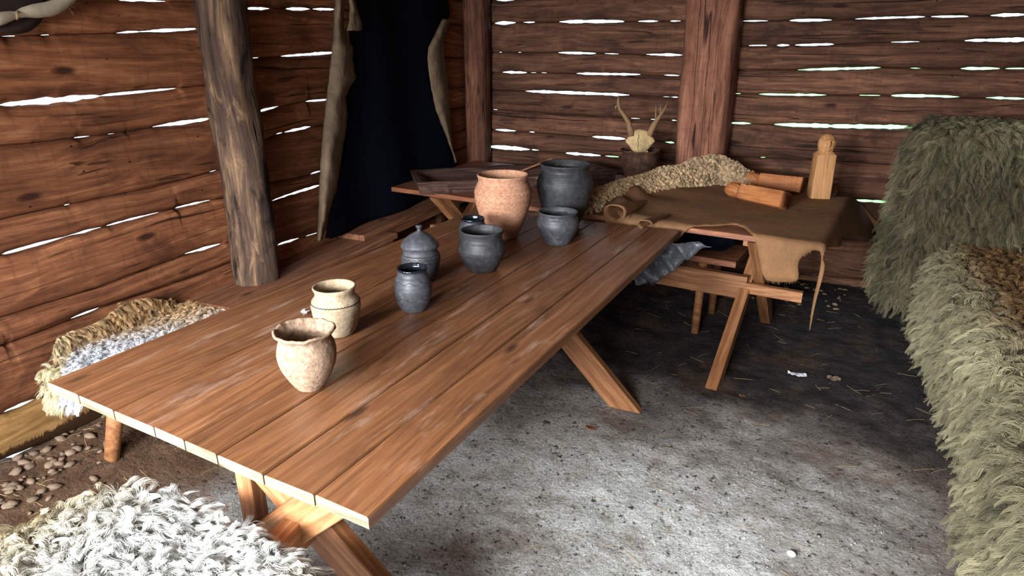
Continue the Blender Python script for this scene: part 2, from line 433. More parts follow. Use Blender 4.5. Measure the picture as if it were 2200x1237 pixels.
def make_log(parent, mat, s0, s1, top, bot, place, topbev=.045, seed=0, bulge=.035):
    """place(s, d, z) -> world, d = depth towards the room. Local frame: x along the log."""
    st = sorted(set([round(v, 4) for v in np.arange(s0, s1, .02)] + [s1] +
                    [round(min(max(t, s0), s1), 4) for sm in (top, bot) for g_ in sm.G for t in (g_[0], g_[0]+.02, g_[1]-.02, g_[1])]))
    V, Fc = [], []
    zc = (top.z((s0+s1)/2) + bot.z((s0+s1)/2)) / 2
    for s_ in st:
        zt = top.z(s_) - top.gap(s_) / 2; zb = bot.z(s_) + bot.gap(s_) / 2
        rough_t = .0015 * mnoise.noise((s_*25, seed*3.1, 1)); zt += rough_t
        zb += .0015 * mnoise.noise((s_*25, seed*3.1, 5))
        h_ = zt - zb; bv = min(topbev, h_ * .38)
        b_ = bulge + .008 * mnoise.noise((s_*2.0, seed*7.7, 3))
        prof = [(0, zt), (b_*.45, zt-.008), (b_*.75, zt-bv*.5), (b_*.95, zt-bv), (b_*1.02, zt-h_*.45), (b_*1.0, zb+h_*.25),
                (b_*.85, zb+.018), (b_*.5, zb+.006), (0, zb), (-.045, zb+.022), (-.085, zb+h_*.35), (-.085, zt-h_*.35), (-.045, zt-.022)]
        for k, (d, z) in enumerate(prof):
            dd = d
            if 0 < k < 8: dd += .006 * fbm((s_*3, z*14, seed*5.3), 1, 2)
            V.append(place(s_, dd, z))
    m_ = 13
    for i in range(len(st) - 1):
        for j in range(m_): Fc.append((i*m_+j, i*m_+(j+1) % m_, (i+1)*m_+(j+1) % m_, (i+1)*m_+j))
    Fc.append(tuple(range(m_))); Fc.append(tuple((len(st)-1)*m_+j for j in range(m_))[::-1])
    o0 = Vector(place(s0, 0, zc)); x1 = Vector(place(s1, 0, zc))
    o = mesh_obj('log', V, Fc, mat, parent, mw=frame(o0, x1 - o0), smooth=True)
    bm = bmesh.new(); bm.from_mesh(o.data); bmesh.ops.recalc_face_normals(bm, faces=bm.faces); bm.to_mesh(o.data); bm.free()
    return o


WX, WY = -2.42, 4.80
pl, pb = PX(WX), PY(WY)
left_place = lambda s_, d, z: (WX + d, s_, z)
back_place = lambda s_, d, z: (s_, WY - d, z)
wall_left = empty('wall_left'); wall_left['kind'] = 'structure'
wall_back = empty('wall_back'); wall_back['kind'] = 'structure'

A = [  # left wall, stretch in front of the rough post
 ([(0,-8),(257,0),(354,3),(417,5)], [(250,354,3)]),
 ([(0,78),(100,75),(240,72),(260,70),(425,62)], [(0,40,2.5),(84,104,2),(246,300,3,4),(300,425,4,6)]),
 ([(0,225),(140,213),(250,202),(375,190),(440,183)], [(0,215,13,10),(215,378,6,3)]),
 ([(0,311),(40,309),(155,296),(260,285),(330,272),(450,255)], [(60,68,2),(155,195,3),(225,247,2),(263,270,2),(328,450,4,9)]),
 ([(0,470),(140,440),(200,427),(330,400),(465,365)], [(135,150,4),(445,465,2)]),
 ([(0,547),(144,507),(264,475),(378,446),(479,423)], [(0,136,9,4),(144,215,4,4),(225,340,3,3),(372,450,4,2)]),
 ([(0,680),(215,612),(393,546),(504,515)], [(393,476,4,5)]),
 ([(0,738),(75,712),(212,661),(400,597),(504,557)], [(0,14,4),(148,212,5,5)]),
 ([(0,886),(75,857),(200,806),(400,725)], [(0,82,10,5)]),
 ([(0,985),(235,892),(400,830)], []),
]
B = [  # left wall between the rough post and the corner
 ([(527,18),(720,20),(1015,58)], [(527,580,6,5),(612,665,4),(672,718,4)]),
 ([(540,125),(600,121),(714,113),(1015,125)], [(540,556,1.5),(600,716,2,6)]),
 ([(550,240),(600,228),(650,218),(703,214),(1015,185)], [(552,600,6,3),(655,705,3,4)]),
 ([(560,302),(590,288),(665,272),(1015,228)], [(590,606,3),(611,667,5)]),
 ([(575,392),(640,380),(690,367),(1015,275)], [(664,690,3)]),
 ([(575,434),(620,418),(686,398),(1015,312)], [(580,688,3,5)]),
 ([(590,527),(640,512),(690,497),(1015,365)], [(592,642,5),(650,690,1.5)]),
]
ys = {k: onx(k, 0, WX)[1] for k in (0,)}
YP1 = 2.40
def rows(parent, mat, seams, s0, s1, place, seed, bev, ztop=2.38, zlast=.0, last_mat=None, above=.17):
    z = seams[0].z((s0+s1)/2); up = []
    while z < ztop - .08:
        z = min(ztop, z + above + random.uniform(-.02, .02)); up.insert(0, Seam(None, None, [(s0+.3, s0+.3+random.uniform(.2, .6), .008)], flat=z))
    allS = up + seams
    for i in range(len(allS) - 1):
        make_log(parent, last_mat if (last_mat and i == len(allS)-2) else mat, s0, s1, allS[i], allS[i+1], place,
                 topbev=bev[i - len(up)] if 0 <= i - len(up) < len(bev) else .05, seed=seed + i)

sa = [Seam(pl, p, g_) for p, g_ in A]
rows(wall_left, M['log_left'], sa, -0.25, YP1, left_place, 1, [.04, .04, .07, .03, .075, .03, .075, .03, .04], last_mat=M['log_sill'])
sb = [Seam(pl, p, g_) for p, g_ in B] + [Seam(None, None, (), flat=.33), Seam(None, None, (), flat=.14)]
rows(wall_left, M['log_left'], sb, YP1, WY + .1, left_place, 40, [.04, .04, .06, .03, .06, .03, .06, .04], last_mat=M['log_left'])

TL = [
 ([(1060,0),(1460,-8)], [(1066,1105,4)]),
 ([(1060,50),(1130,48),(1260,46),(1340,46),(1460,45)], [(1064,1108,6,4),(1126,1150,3),(1202,1343,5,5),(1372,1417,3),(1424,1427,2),(1438,1462,3)]),
 ([(1060,112),(1200,113),(1340,116),(1400,117),(1462,118)], [(1073,1078,2),(1114,1120,2.5),(1200,1280,3.5),(1298,1330,1.5),(1388,1464,2,6)]),
 ([(1060,157),(1080,155),(1140,156),(1250,158),(1370,160),(1460,162)], [(1080,1133,5,4),(1140,1155,1),(1163,1176,2),(1238,1378,4,4),(1425,1460,3)]),
 ([(1060,192),(1140,196),(1250,200),(1350,204),(1460,209)], [(1130,1352,5,5),(1422,1440,1.5),(1443,1458,3)]),
 ([(1060,235),(1200,246),(1300,251),(1460,259)], [(1060,1070,2),(1355,1375,1.5),(1398,1410,2),(1441,1455,3)]),
 ([(1060,278),(1150,284),(1280,294),(1340,298),(1455,307)], [(1064,1108,4,3),(1138,1150,3),(1273,1346,6,5),(1430,1450,5)]),
 ([(1040,315),(1060,315),(1150,322),(1220,329),(1330,337),(1455,345)], [(1050,1138,8,6),(1141,1158,3),(1214,1292,5,4),(1300,1332,2.5)]),
 ([(1060,372),(1270,387),(1455,400)], [(1410,1450,2)]),
]
TR = [
 ([(1600,-12),(2200,-22)], []),
 ([(1597,45),(1700,44),(1780,43),(1850,40),(1985,36),(2080,35),(2200,31)], [(1597,1650,2),(1695,1787,5,4),(1838,1990,3,4),(2000,2080,4),(2125,2210,5,6)]),
 ([(1590,98),(1700,97),(1790,95),(1900,91),(2080,87),(2200,85)], [(1608,1647,2.5),(1667,1697,5),(1708,1792,4),(1912,1978,1.5),(2070,2210,3,10)]),
 ([(1585,150),(1715,150),(1830,147),(1890,145),(2000,147),(2200,147)], [(1715,1890,4,5),(1955,1978,3),(2063,2148,6,5),(2160,2210,3)]),
 ([(1582,201),(1670,203),(1770,204),(1900,205),(2000,206),(2060,208),(2200,212)], [(1582,1592,3),(1630,1775,4),(1845,1890,2.5),(1912,2060,5,5),(2118,2210,4)]),
 ([(1570,264),(1615,265),(1665,267),(1800,271),(1965,273),(2200,278)], [(1570,1613,5),(1663,1968,7,8)]),
 ([(1568,337),(1650,338),(1780,345),(1950,355),(2200,372)], [(1634,1644,2.5),(1930,1950,2)]),
 ([(1560,410),(1840,430),(1930,435),(2200,460)], [(1826,1932,4,5)]),
 ([(1560,500),(1830,514),(1895,518),(2200,540)], []),
 ([(1560,575),(1740,589),(1900,603),(2200,640)], [(1742,1758,2)]),
]
XC = (ony(1535, 100, WY)[0])
XL0, XR1 = WX - .12, 1.95
rows(wall_back, M['log_back'], [Seam(pb, p, g_) for p, g_ in TL] + [Seam(None, None, (), flat=z) for z in (.44, .22, .03, -.12)],
     XL0, XC, back_place, 80, [.03] * 12)
rows(wall_back, M['log_back'], [Seam(pb, p, g_) for p, g_ in TR] + [Seam(None, None, (), flat=-.16)], XC, XR1, back_place, 120, [.03] * 12)

# the walls beside and behind the camera
def plain_rows(parent, s0, s1, place, seed):
    zs = [.05]
    while zs[-1] < 2.3: zs.append(min(2.38, zs[-1] + random.uniform(.16, .21)))
    S = [Seam(None, None, [(s0 + random.uniform(.1, .6), s0 + random.uniform(.9, 1.6), .006)] if 0 < k < len(zs)-1 else (), flat=z) for k, z in enumerate(zs)][::-1]
    for i in range(len(S)-1): make_log(parent, M['log_back'], s0, s1, S[i], S[i+1], place, seed=seed+i)
wall_right = empty('wall_right'); wall_right['kind'] = 'structure'
plain_rows(wall_right, -1.45, WY, lambda s_, d, z: (1.9 - d, s_, z), 160)
wall_rear = empty('wall_rear'); wall_rear['kind'] = 'structure'
plain_rows(wall_rear, -0.1, 1.9, lambda s_, d, z: (s_, -1.45 + d, z), 200)
plain_rows(wall_rear, -2.5, -1.70, lambda s_, d, z: (s_, -1.45 + d, z), 230)
bar('lintel', (-1.75, -1.44, 2.12), (-.05, -1.44, 2.12), .12, .50, M['log_back'], wall_rear)
bar('lintel', (-2.44, -1.40, 2.12), (-2.44, -.2, 2.12), .12, .50, M['log_left'], wall_left)
plain_rows(wall_left, -1.45, -1.12, left_place, 260)

# ceiling of boards
ceiling = empty('ceiling'); ceiling['kind'] = 'structure'
x = -2.6
while x < 2.0:
    bar('ceiling_board', (x + .11, -1.5, 2.40 + random.uniform(0, .006)), (x + .11, WY + .15, 2.40), .215, .03, M['ceiling'], ceiling, wob=.002)
    x += .22

# ------------------------------------------------------------------ floor
def floor_z(x, y):
    m = max(0.0, min(1.0, (-1.93 - x) / .42)) ; m = m * m * (3 - 2 * m)
    hz = (.158 if y < 1.6 else .158 - .11*min(1, (y-1.6)/.5)) * m
    k = max(0.0, min(1.0, (x + 2.55) / .12)) if x < -2.42 else 1
    hz *= k
    return hz + .016 * fbm((x, y, 0), 1.3, 3) + .009 * fbm((x, y, 4), 5.5, 3) + .0035 * fbm((x, y, 9), 24, 2) - .012
xs = np.arange(-2.62, 2.05, .0165); yl = np.arange(-1.6, 4.98, .0165)
V = [(float(x), float(y), floor_z(x, y)) for y in yl for x in xs]
nx = len(xs); Fc = [(j*nx+i, j*nx+i+1, (j+1)*nx+i+1, (j+1)*nx+i) for j in range(len(yl)-1) for i in range(nx-1)]
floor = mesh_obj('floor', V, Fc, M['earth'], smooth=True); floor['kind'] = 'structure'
def ground(name, x0, x1, y0, y1, z, mat):
    o = mesh_obj(name, [(x0, y0, z), (x1, y0, z), (x1, y1, z), (x0, y1, z)], [(0, 1, 2, 3)], mat); o['kind'] = 'structure'; return o
ground('ground_lawn', -2.6, 60, 4.97, 80, -.06, M['grass'])
ground('ground_gravel_path', -60, -2.6, -40, 80, -.03, M['gravel'])
ground('ground_gravel_yard', -2.6, 60, -40, -1.55, -.03, M['gravel'])
ground('ground_lawn_side', 2.03, 60, -1.55, 4.97, -.06, M['grass'])

# pebbles
peb = []
for k in range(8):
    bm = bmesh.new(); bmesh.ops.create_icosphere(bm, subdivisions=1, radius=1)
    sx_, sy_, sz_ = random.uniform(.8, 1.25), random.uniform(.6, .95), random.uniform(.3, .55)
    for v in bm.verts:
        f = 1 + .5 * mnoise.noise(v.co * 1.3 + Vector((k*9, 0, 0))); f = max(.6, f); v.co = Vector((v.co.x*sx_*f, v.co.y*sy_*f, v.co.z*sz_*f))
    me = bpy.data.meshes.new('pebble'); bm.to_mesh(me); bm.free(); me.materials.append(M['stone'])
    me.polygons.foreach_set('use_smooth', [True]*len(me.polygons)); peb.append(me)
def pebble(x, y, r):
    o = bpy.data.objects.new('pebble', random.choice(peb)); COL.objects.link(o); o.parent = floor
    o.location = (x, y, floor_z(x, y) + r * .12); o.rotation_euler = (random.uniform(-.25, .25), random.uniform(-.25, .25), random.uniform(0, 6.28)); o.scale = (r, r, r)
for k in range(250):
    px_, py_ = random.uniform(-60, 330), random.uniform(900, 1180)
    if py_ < 985 - px_ * .36 + 6: continue
    if px_ > 150 and random.random() < (px_ - 130) / 170: continue
    p = onz(px_, py_, .04)
    if p[0] < -2.5: continue
    pebble(p[0], p[1], random.choice((.010, .013, .016, .02, .024, .027)))
pebble(*onz(168, 1027, .02)[:2], .026)
for k in range(90):
    pebble(random.uniform(-2.33, -1.75), random.uniform(1.9, 4.4), random.choice((.010, .014, .02)))
for k in range(120):
    pebble(random.uniform(-1.1, .45), random.uniform(4.2, 4.7), random.choice((.010, .014, .018, .022)))

# straw and twigs scattered on the floor
def sticks(name, pts, n, lens, rad, kind_label):
    V, Fc = [], []
    for k in range(n):
        x, y = pts(); a = random.uniform(0, math.pi); Ln = random.uniform(*lens); dx, dy = math.cos(a)*Ln/2, math.sin(a)*Ln/2
        z0 = floor_z(x-dx, y-dy)+rad; z1 = floor_z(x+dx, y+dy)+rad; zm = floor_z(x, y)+rad*1.5; b = len(V)
        nx_, ny_ = -math.sin(a)*rad, math.cos(a)*rad
        for (cx, cy, cz) in ((x-dx, y-dy, z0), (x+nx_*3, y+ny_*3, max(zm, (z0+z1)/2)), (x+dx, y+dy, z1)):
            V += [(cx-nx_, cy-ny_, cz), (cx+nx_, cy+ny_, cz), (cx, cy, cz+rad)]
        for s_ in (0, 3):
            for j in range(3): Fc.append((b+s_+j, b+s_+(j+1) % 3, b+s_+3+(j+1) % 3, b+s_+3+j))
    o = mesh_obj(name, V, Fc, M['straw'], floor); o['kind'] = 'stuff'; return o
sticks('straw', lambda: (random.uniform(-2.3, .8), random.uniform(.8, 4.2)), 260, (.02, .10), .0008, '')
V, Fc = [], []
for k in range(9000):
    x, y = random.uniform(-1.9, .75), random.uniform(.75, 4.3) if random.random() < .4 else random.uniform(.8, 2.4)
    r_ = random.choice((.0018, .0025, .0035, .005)); z = floor_z(x, y)+r_*.2; b = len(V); a = random.uniform(0, 6.3)
    for j in range(4): V.append((x+r_*random.uniform(.6, 1.3)*math.cos(a+j*1.57), y+r_*random.uniform(.6, 1.3)*math.sin(a+j*1.57), z-.001))
    V.append((x+random.uniform(-.3, .3)*r_, y+random.uniform(-.3, .3)*r_, z+r_*random.uniform(.5, 1)))
    Fc += [(b+j, b+(j+1) % 4, b+4) for j in range(4)]
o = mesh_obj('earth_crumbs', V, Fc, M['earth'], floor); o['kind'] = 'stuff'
def left_pt():
    p = onz(random.uniform(0, 300), random.uniform(960, 1150), .03); return max(-2.35, p[0]), p[1]
sticks('twigs', left_pt, 34, (.02, .09), .0011, '')

# ------------------------------------------------------------------ posts
def post(name, base, top, r0, r1, mat, label, sqr=0, lumps=.12, n=28, m=70, flat=1.0, seed=0):
    base, top = Vector(base), Vector(top); V, Fc = [], []
    for i in range(m + 1):
        f = i / m; c = base.lerp(top, f); r = r0 + (r1 - r0) * f
        c = c + Vector((.012*mnoise.noise((f*2.2, seed, 0)), .012*mnoise.noise((f*2.2, seed, 7)), 0))
        for j in range(n):
            a = 2*math.pi*j/n; ca, sa_ = math.cos(a), math.sin(a)
            k = 1.0
            if sqr: k = 1 / max(abs(ca), abs(sa_)) ** sqr * .94
            k *= 1 + lumps * fbm((ca*1.1, sa_*1.1, f*4+seed*3), 1.2, 3) + .03*mnoise.noise((ca*7, sa_*7, f*3))
            V.append((c.x + r*k*ca*flat, c.y + r*k*sa_, c.z))
    for i in range(m):
        for j in range(n): Fc.append((i*n+j, i*n+(j+1) % n, (i+1)*n+(j+1) % n, (i+1)*n+j))
    Fc.append(tuple(range(n))[::-1]); Fc.append(tuple(m*n+j for j in range(n)))
    o = mesh_obj(name, V, Fc, mat, mw=Matrix.Translation(base), smooth=True)
    return tag(o, label, 'post')
pa = onx(550, 565, -2.30); pt = onx(474, 0, -2.30)
dirp = Vector(pt) - Vector(pa); k0 = (0.0 - pa[2]) / dirp.z; k1 = (2.38 - pa[2]) / dirp.z
post('rough_post', Vector(pa) + dirp*k0, Vector(pa) + dirp*k1, .108, .098, M['post_bark'],
     'rough grey-brown debarked post with dark knots standing against the wall left of the black hide', lumps=.16, seed=3)
post('corner_post', (-2.285, WY - .13, 0), (-2.28, WY - .13, 2.38), .088, .092, M['post_corner'],
     'narrow dark squared post standing in the corner of the hut', sqr=.8, lumps=.05, seed=9)
cx0, cx1 = ony(1446, 360, 4.66)[0], ony(1566, 360, 4.66)[0]; cxt0, cxt1 = ony(1470, 0, 4.66)[0], ony(1598, 0, 4.66)[0]
post('thick_post', ((cx0+cx1)/2, WY - .1, 0), ((cxt0+cxt1)/2, WY - .1, 2.38), (cx1-cx0)/2*1.0, (cxt1-cxt0)/2*1.0, M['post_red'],
     'thick reddish squared post with vertical cracks behind the curly fleece', sqr=.5, lumps=.05, seed=21)

# ------------------------------------------------------------------ first table
ZT = .69
t1 = empty('trestle_table', (-1.1, 2.0, 0), 0, 'long brown trestle table carrying the row of clay pots', 'table')
near_px = [(100,820),(168,848),(243,880),(330,916),(395,945),(465,975),(565,1018),(675,1062),(793,1113)]
NP = [onz(x, y, ZT)[:2] for x, y in near_px]
FL, FR = np.array([-1.555, 3.14]), np.array([-0.452, 3.10])
acc = [0]
for i in range(8): acc.append(acc[-1] + np.linalg.norm(NP[i+1] - NP[i]))
for i in range(8):
    a0, a1 = NP[i], NP[i+1]; f0, f1 = acc[i]/acc[-1], acc[i+1]/acc[-1]
    b0, b1 = FL + (FR-FL)*f0, FL + (FR-FL)*f1
    cen0, cen1 = (a0+a1)/2, (b0+b1)/2; e = .0022; th = .028; bv = .0035
    dz = random.uniform(-.0015, .0015) if i not in (3, 4) else 0
    crn = .0
    V, Fc, mi = [], [], []; ns = 12
    for s_ in range(ns+1):
        f = s_/ns; p0 = a0+(b0-a0)*f; p1 = a1+(b1-a1)*f; w = p1-p0; wl = np.linalg.norm(w); w = w/wl
        q0, q1 = p0+w*e, p1-w*e
        zz = ZT + dz + .0012*mnoise.noise((f*3, i*3.3, 0))
        for (q, o_, z) in ((q0, bv, zz), (q1, -bv, zz), (q1, 0, zz-bv), (q1, 0, zz-th), (q0, 0, zz-th), (q0, 0, zz-bv)):
            V.append((q[0]+w[0]*o_, q[1]+w[1]*o_, z))
    for s_ in range(ns):
        for j in range(6): Fc.append((s_*6+j, s_*6+(j+1) % 6, (s_+1)*6+(j+1) % 6, (s_+1)*6+j)); mi.append(0)
    Fc.append(tuple(range(6))); mi.append(1); Fc.append(tuple(ns*6+j for j in range(6))[::-1]); mi.append(1)
    o = mesh_obj('plank', V, Fc, None, t1, mw=frame((cen0[0], cen0[1], ZT), (cen1[0]-cen0[0], cen1[1]-cen0[1], 0)), mats=[M['table'], M['table_end']], matidx=mi)
    bm = bmesh.new(); bm.from_mesh(o.data); bmesh.ops.recalc_face_normals(bm, faces=bm.faces); bm.to_mesh(o.data); bm.free()

def xtrestle(parent, cross, u, halfdown, halfup, w=.10, t=.045, sep=.02, mat=None, flip=1):
    """two crossed boards in the vertical plane through unit vector u; halfdown/halfup = (left, right) run at floor / top."""
    mat = mat or M['leg_wood']; c = Vector(cross); u = Vector(u).normalized(); nrm = Vector((0, 0, 1)).cross(u)
    for sgn, off in ((1, sep*flip), (-1, -sep*flip)):
        dn, up_ = (halfdown[1], halfup[0]) if sgn > 0 else (halfdown[0], halfup[1])
        foot = c + u*sgn*dn; foot.z = -.01; top = c - u*sgn*up_; top.z = ZT - .03
        foot += nrm*off; top += nrm*off
        o = bar('leg', foot, top, t, w, mat, parent, zdir=nrm.cross((top-foot).normalized()))
        # trim both ends to horizontal cuts
        me = o.data; mw = o.matrix_basis.copy(); pm = mw; inv = pm.inverted(); d = (pm.to_3x3() @ Vector((1, 0, 0)))
        for v in me.vertices:
            wv = pm @ v.co
            tz = -.012 if v.co.x < .01 else ZT - .0285
            wv += d * ((tz - wv.z) / d.z); v.co = inv @ wv
xtrestle(t1, (-.985, 1.0, .445), (1, 0, 0), (.50, .47), (.24, .24), w=.105)
xtrestle(t1, (-.97, 2.55, .50), (1, 0, 0), (.45, .425), (.20, .17), w=.105)
bar('stretcher', (-.985, .80, .415), (-.97, 2.80, .42), .05, .085, M['leg_wood'], t1)
sq0 = onz(540, 1050, .45)
bar('leg', (sq0[0], sq0[1], -.01), (sq0[0], sq0[1], ZT - .028), .05, .045, M['leg_wood'], t1, zdir=(0, 1, 0))
# cross battens under the top
for yb in (1.0, 2.57): bar('batten', (-1.5, yb+.06, ZT-.045), (-.72, yb+.06, ZT-.045), .05, .03, M['leg_wood'], t1)

# ------------------------------------------------------------------ second table (across the back)
O2 = np.array([.17, 3.10]); e1 = np.array([math.cos(R(-7.8)), math.sin(R(-7.8))]); e2 = np.array([-e1[1], e1[0]])
t2 = empty('trestle_table', (O2[0], O2[1], 0), 0, 'wide reddish trestle table across the back under the deer hide and trough', 'table')
lf, lb = np.array([-2.303, 3.439]), np.array([-2.275, 4.56])
nb = 8; D2 = 1.16
for i in range(nb):
    b0, b1 = D2*i/nb + .001, D2*(i+1)/nb - .001
    def leftend(b):
        # point of the left end line at depth b from the front
        f = b / D2; return lf + (lb - lf) * f
    V = []
    for b in (b0, b1):
        r_ = O2 + e2*b; l_ = leftend(b)
        for q in (l_, r_):
            V.append((q[0], q[1], ZT)); V.append((q[0], q[1], ZT - .027))
    Fc = [(0, 2, 6, 4), (1, 5, 7, 3), (0, 1, 3, 2), (4, 6, 7, 5), (0, 4, 5, 1), (2, 3, 7, 6)]
    o = mesh_obj('plank', V, Fc, M['table2'], t2, mw=frame((V[0][0], V[0][1], ZT), (V[2][0]-V[0][0], V[2][1]-V[0][1], 0)))
    bm = bmesh.new(); bm.from_mesh(o.data); bmesh.ops.recalc_face_normals(bm, faces=bm.faces); bmesh.ops.bevel(bm, geom=list(bm.edges), offset=.0025, segments=1, affect='EDGES'); bm.to_mesh(o.data); bm.free()
for cx in (-.11, -1.98):
    base = np.array([-.11, 3.40]) + e1 * (cx + .11)
    xtrestle(t2, (base[0], base[1], .345), (e2[0], e2[1], 0), (.47, .50), (.22, .50), w=.075, t=.055, sep=.03, flip=-1)
    bar('batten', (*(base - e2*.22 - e1*.0), ZT-.045), (*(base + e2*.75), ZT-.045), .05, .034, M['leg_wood'], t2)
s0 = np.array([-.11, 3.40]) + e1*(-.02)
bar('stretcher', (*(s0 - e1*2.05), .345), (*s0, .345), .04, .125, M['leg_wood'], t2)
bar('tenon', (*s0, .345), (*(s0 + e1*.27), .345), .035, .055, M['leg_wood'], t2)

# bench standing under the second table
bn = empty('low_bench', (-.9, 3.75, 0), 0, 'low wooden bench with round legs standing under the back table', 'bench')
bA, bB = np.array([-.18, 3.66]), np.array([-1.55, 3.85])
bar('seat', (*bA, .43), (*bB, .43), .34, .035, M['table2'], bn)
for q in (onz(1493, 712, 0), onz(1528, 670, 0)):
    for f in (0, 1):
        b = np.array(q[:2]) + (bB - bA) * .72 * f
        tube('leg', [(b[0], b[1], -.005), (b[0]+.005, b[1], .42)], [.022, .024], M['leg_wood'], bn, 12)

bm = bmesh.new(); bmesh.ops.create_icosphere(bm, subdivisions=4, radius=1)
for v in bm.verts:
    p = v.co; f = 1 + .12*mnoise.noise(p*2.2) + .05*mnoise.noise(p*6)
    v.co = Vector((math.copysign(abs(p.x)**.7, p.x)*.15*f, math.copysign(abs(p.y)**.7, p.y)*.11*f, max(-.098, math.copysign(abs(p.z)**.7, p.z)*.098*f)))
me = bpy.data.meshes.new('black_bag'); bm.to_mesh(me); bm.free(); me.materials.append(M['black_hide']); me.polygons.foreach_set('use_smooth', [True]*len(me.polygons))
o = bpy.data.objects.new('black_bag', me); COL.objects.link(o); o.location = (-.37, 3.70, .448+.099); o.rotation_euler = (0, 0, R(-8))
tag(o, 'soft black bag lying on the low bench under the back table', 'bag')

# ------------------------------------------------------------------ benches along the left wall
b1 = empty('wall_bench', (-2.28, 2.5, 0), 0, 'long plain plank bench fixed along the left wall below the rough post', 'bench')
bar('seat', (-2.255, 1.90, .455), (-2.255, 3.20, .455), .27, .032, M['bench'], b1, wob=.001)
bar('apron', (-2.135, 1.93, .415), (-2.135, 3.16, .415), .022, .045, M['bench'], b1)
bar('end_batten', (-2.385, 1.925, .42), (-2.13, 1.925, .42), .03, .035, M['leg_wood'], b1)
for yy, w in ((2.02, .05), (2.78, .09), (3.02, .05)):
    bar('leg', (-2.16, yy, -.02), (-2.16, yy, .44), w, .045, M['bench'], b1, zdir=(1, 0, 0))
    bar('leg', (-2.34, yy, .02), (-2.34, yy, .44), w, .045, M['bench'], b1, zdir=(1, 0, 0))
b2 = empty('wall_bench', (-2.30, 3.7, 0), 0, 'far plank bench along the left wall in front of the black hide', 'bench')
bar('seat', (-2.305, 2.98, .488), (-2.315, 4.50, .488), .21, .032, M['bench'], b2)
bar('apron', (-2.215, 3.02, .45), (-2.225, 4.45, .45), .02, .045, M['bench'], b2)
for yy in (3.24, 4.15):
    bar('leg', (-2.235, yy, -.02), (-2.235, yy, .47), .06, .045, M['bench'], b2, zdir=(1, 0, 0))
    bar('leg', (-2.36, yy, .02), (-2.36, yy, .47), .06, .045, M['bench'], b2, zdir=(1, 0, 0))
b3 = empty('wall_bench', (-2.28, 1.45, 0), 0, 'near bench with round legs hidden under the tan and white fleece', 'bench')
bar('seat', (-2.235, 1.33, .44), (-2.235, 1.885, .44), .29, .03, M['bench'], b3)
for yy, y2 in ((1.285, 1.38), (1.82, 1.80)):
    tube('leg', [(-2.19, yy, .0), (-2.14, y2, .43)], [.026, .03], M['leg_wood'], b3, 14)

# ------------------------------------------------------------------ pots
def pot(name, axis_x, base_y, prof_px, mat, label, wall=.007, zb=ZT+.0015, wob=None, inner=None, rimr=.35, segs=56, part_fn=None, cat='pot', floor_t=.012):
    c = onz(axis_x, base_y, zb); dp = depth(c)
    def zof(py):
        lo, hi = zb - .02, zb + .8
        for _ in range(40):
            mid = (lo+hi)/2
            if proj((c[0], c[1], mid))[1] > py: lo = mid
            else: hi = mid
        return (lo+hi)/2 - zb
    P = []
    for (py, hw) in prof_px:
        z = zof(py); P.append((hw * depth((c[0], c[1], zb+z)) / F, max(0, z)))
    P.sort(key=lambda q: q[1]); P[0] = (P[0][0], 0.0)
    # smooth resample (Catmull-Rom)
    Q = []
    for i in range(len(P)-1):
        p0, p1, p2, p3 = P[max(i-1, 0)], P[i], P[i+1], P[min(i+2, len(P)-1)]
        for k in range(6):
            t = k/6; f = lambda a, b, c_, d: .5*((2*b)+(-a+c_)*t+(2*a-5*b+4*c_-d)*t*t+(-a+3*b-3*c_+d)*t**3)
            Q.append((f(p0[0], p1[0], p2[0], p3[0]), f(p0[1], p1[1], p2[1], p3[1])))
    Q.append(P[-1])
    outer = [(Q[0][0]*.6, 0.0), (Q[0][0]*.97, 0.0)] + [(Q[0][0], .003)] + [q for q in Q[1:] if q[1] > .004]
    rt, zt = outer[-1]
    lip = [(rt - wall*.1, zt + wall*.35), (rt - wall*.5, zt + wall*.55), (rt - wall*.95, zt + wall*.3)]
    inn = [(max(.004, r - wall), z) for r, z in outer[3:] if z > floor_t][::-1]
    inn = [q for q in inn if q[1] < zt - .001]
    full = outer + lip + inn + [(inn[-1][0]*.8, floor_t), (.002, floor_t)]
    V, Fc = lathe(full, segs, wob)
    no = len(outer) + len(lip); mi = []
    for i in range(len(full)-1): mi += [1 if i >= len(outer)-(4 if inner else 0) else 0] * segs
    mi += [0, 1]
    root = local_mesh(name, V, Fc, None, None, tuple(c), mats=[mat, inner or mat], matidx=mi)
    tag(root, label, cat)
    return root, outer, c

def ring_r(outer, z): return float(np.interp(z, [q[1] for q in outer], [q[0] for q in outer]))
def incised(root, outer, zs, wave=0, nw=18, rad=.0012, mat=None, name='incised_line'):
    V, Fc = [], []; nn = 160 if wave else 72
    for zc in zs:
        b = len(V)
        for j in range(nn):
            a = 2*math.pi*j/nn; z = zc + wave*math.sin(a*nw); r = ring_r(outer, z) + .0004
            for k in range(4):
                an = math.pi/2*k; V.append(((r+rad*math.cos(an))*math.cos(a), (r+rad*math.cos(an))*math.sin(a), z+rad*math.sin(an)))
        for j in range(nn):
            for k in range(4): Fc.append((b+j*4+k, b+j*4+(k+1) % 4, b+((j+1) % nn)*4+(k+1) % 4, b+((j+1) % nn)*4+k))
    return local_mesh(name, V, Fc, mat or M['incise'], root)

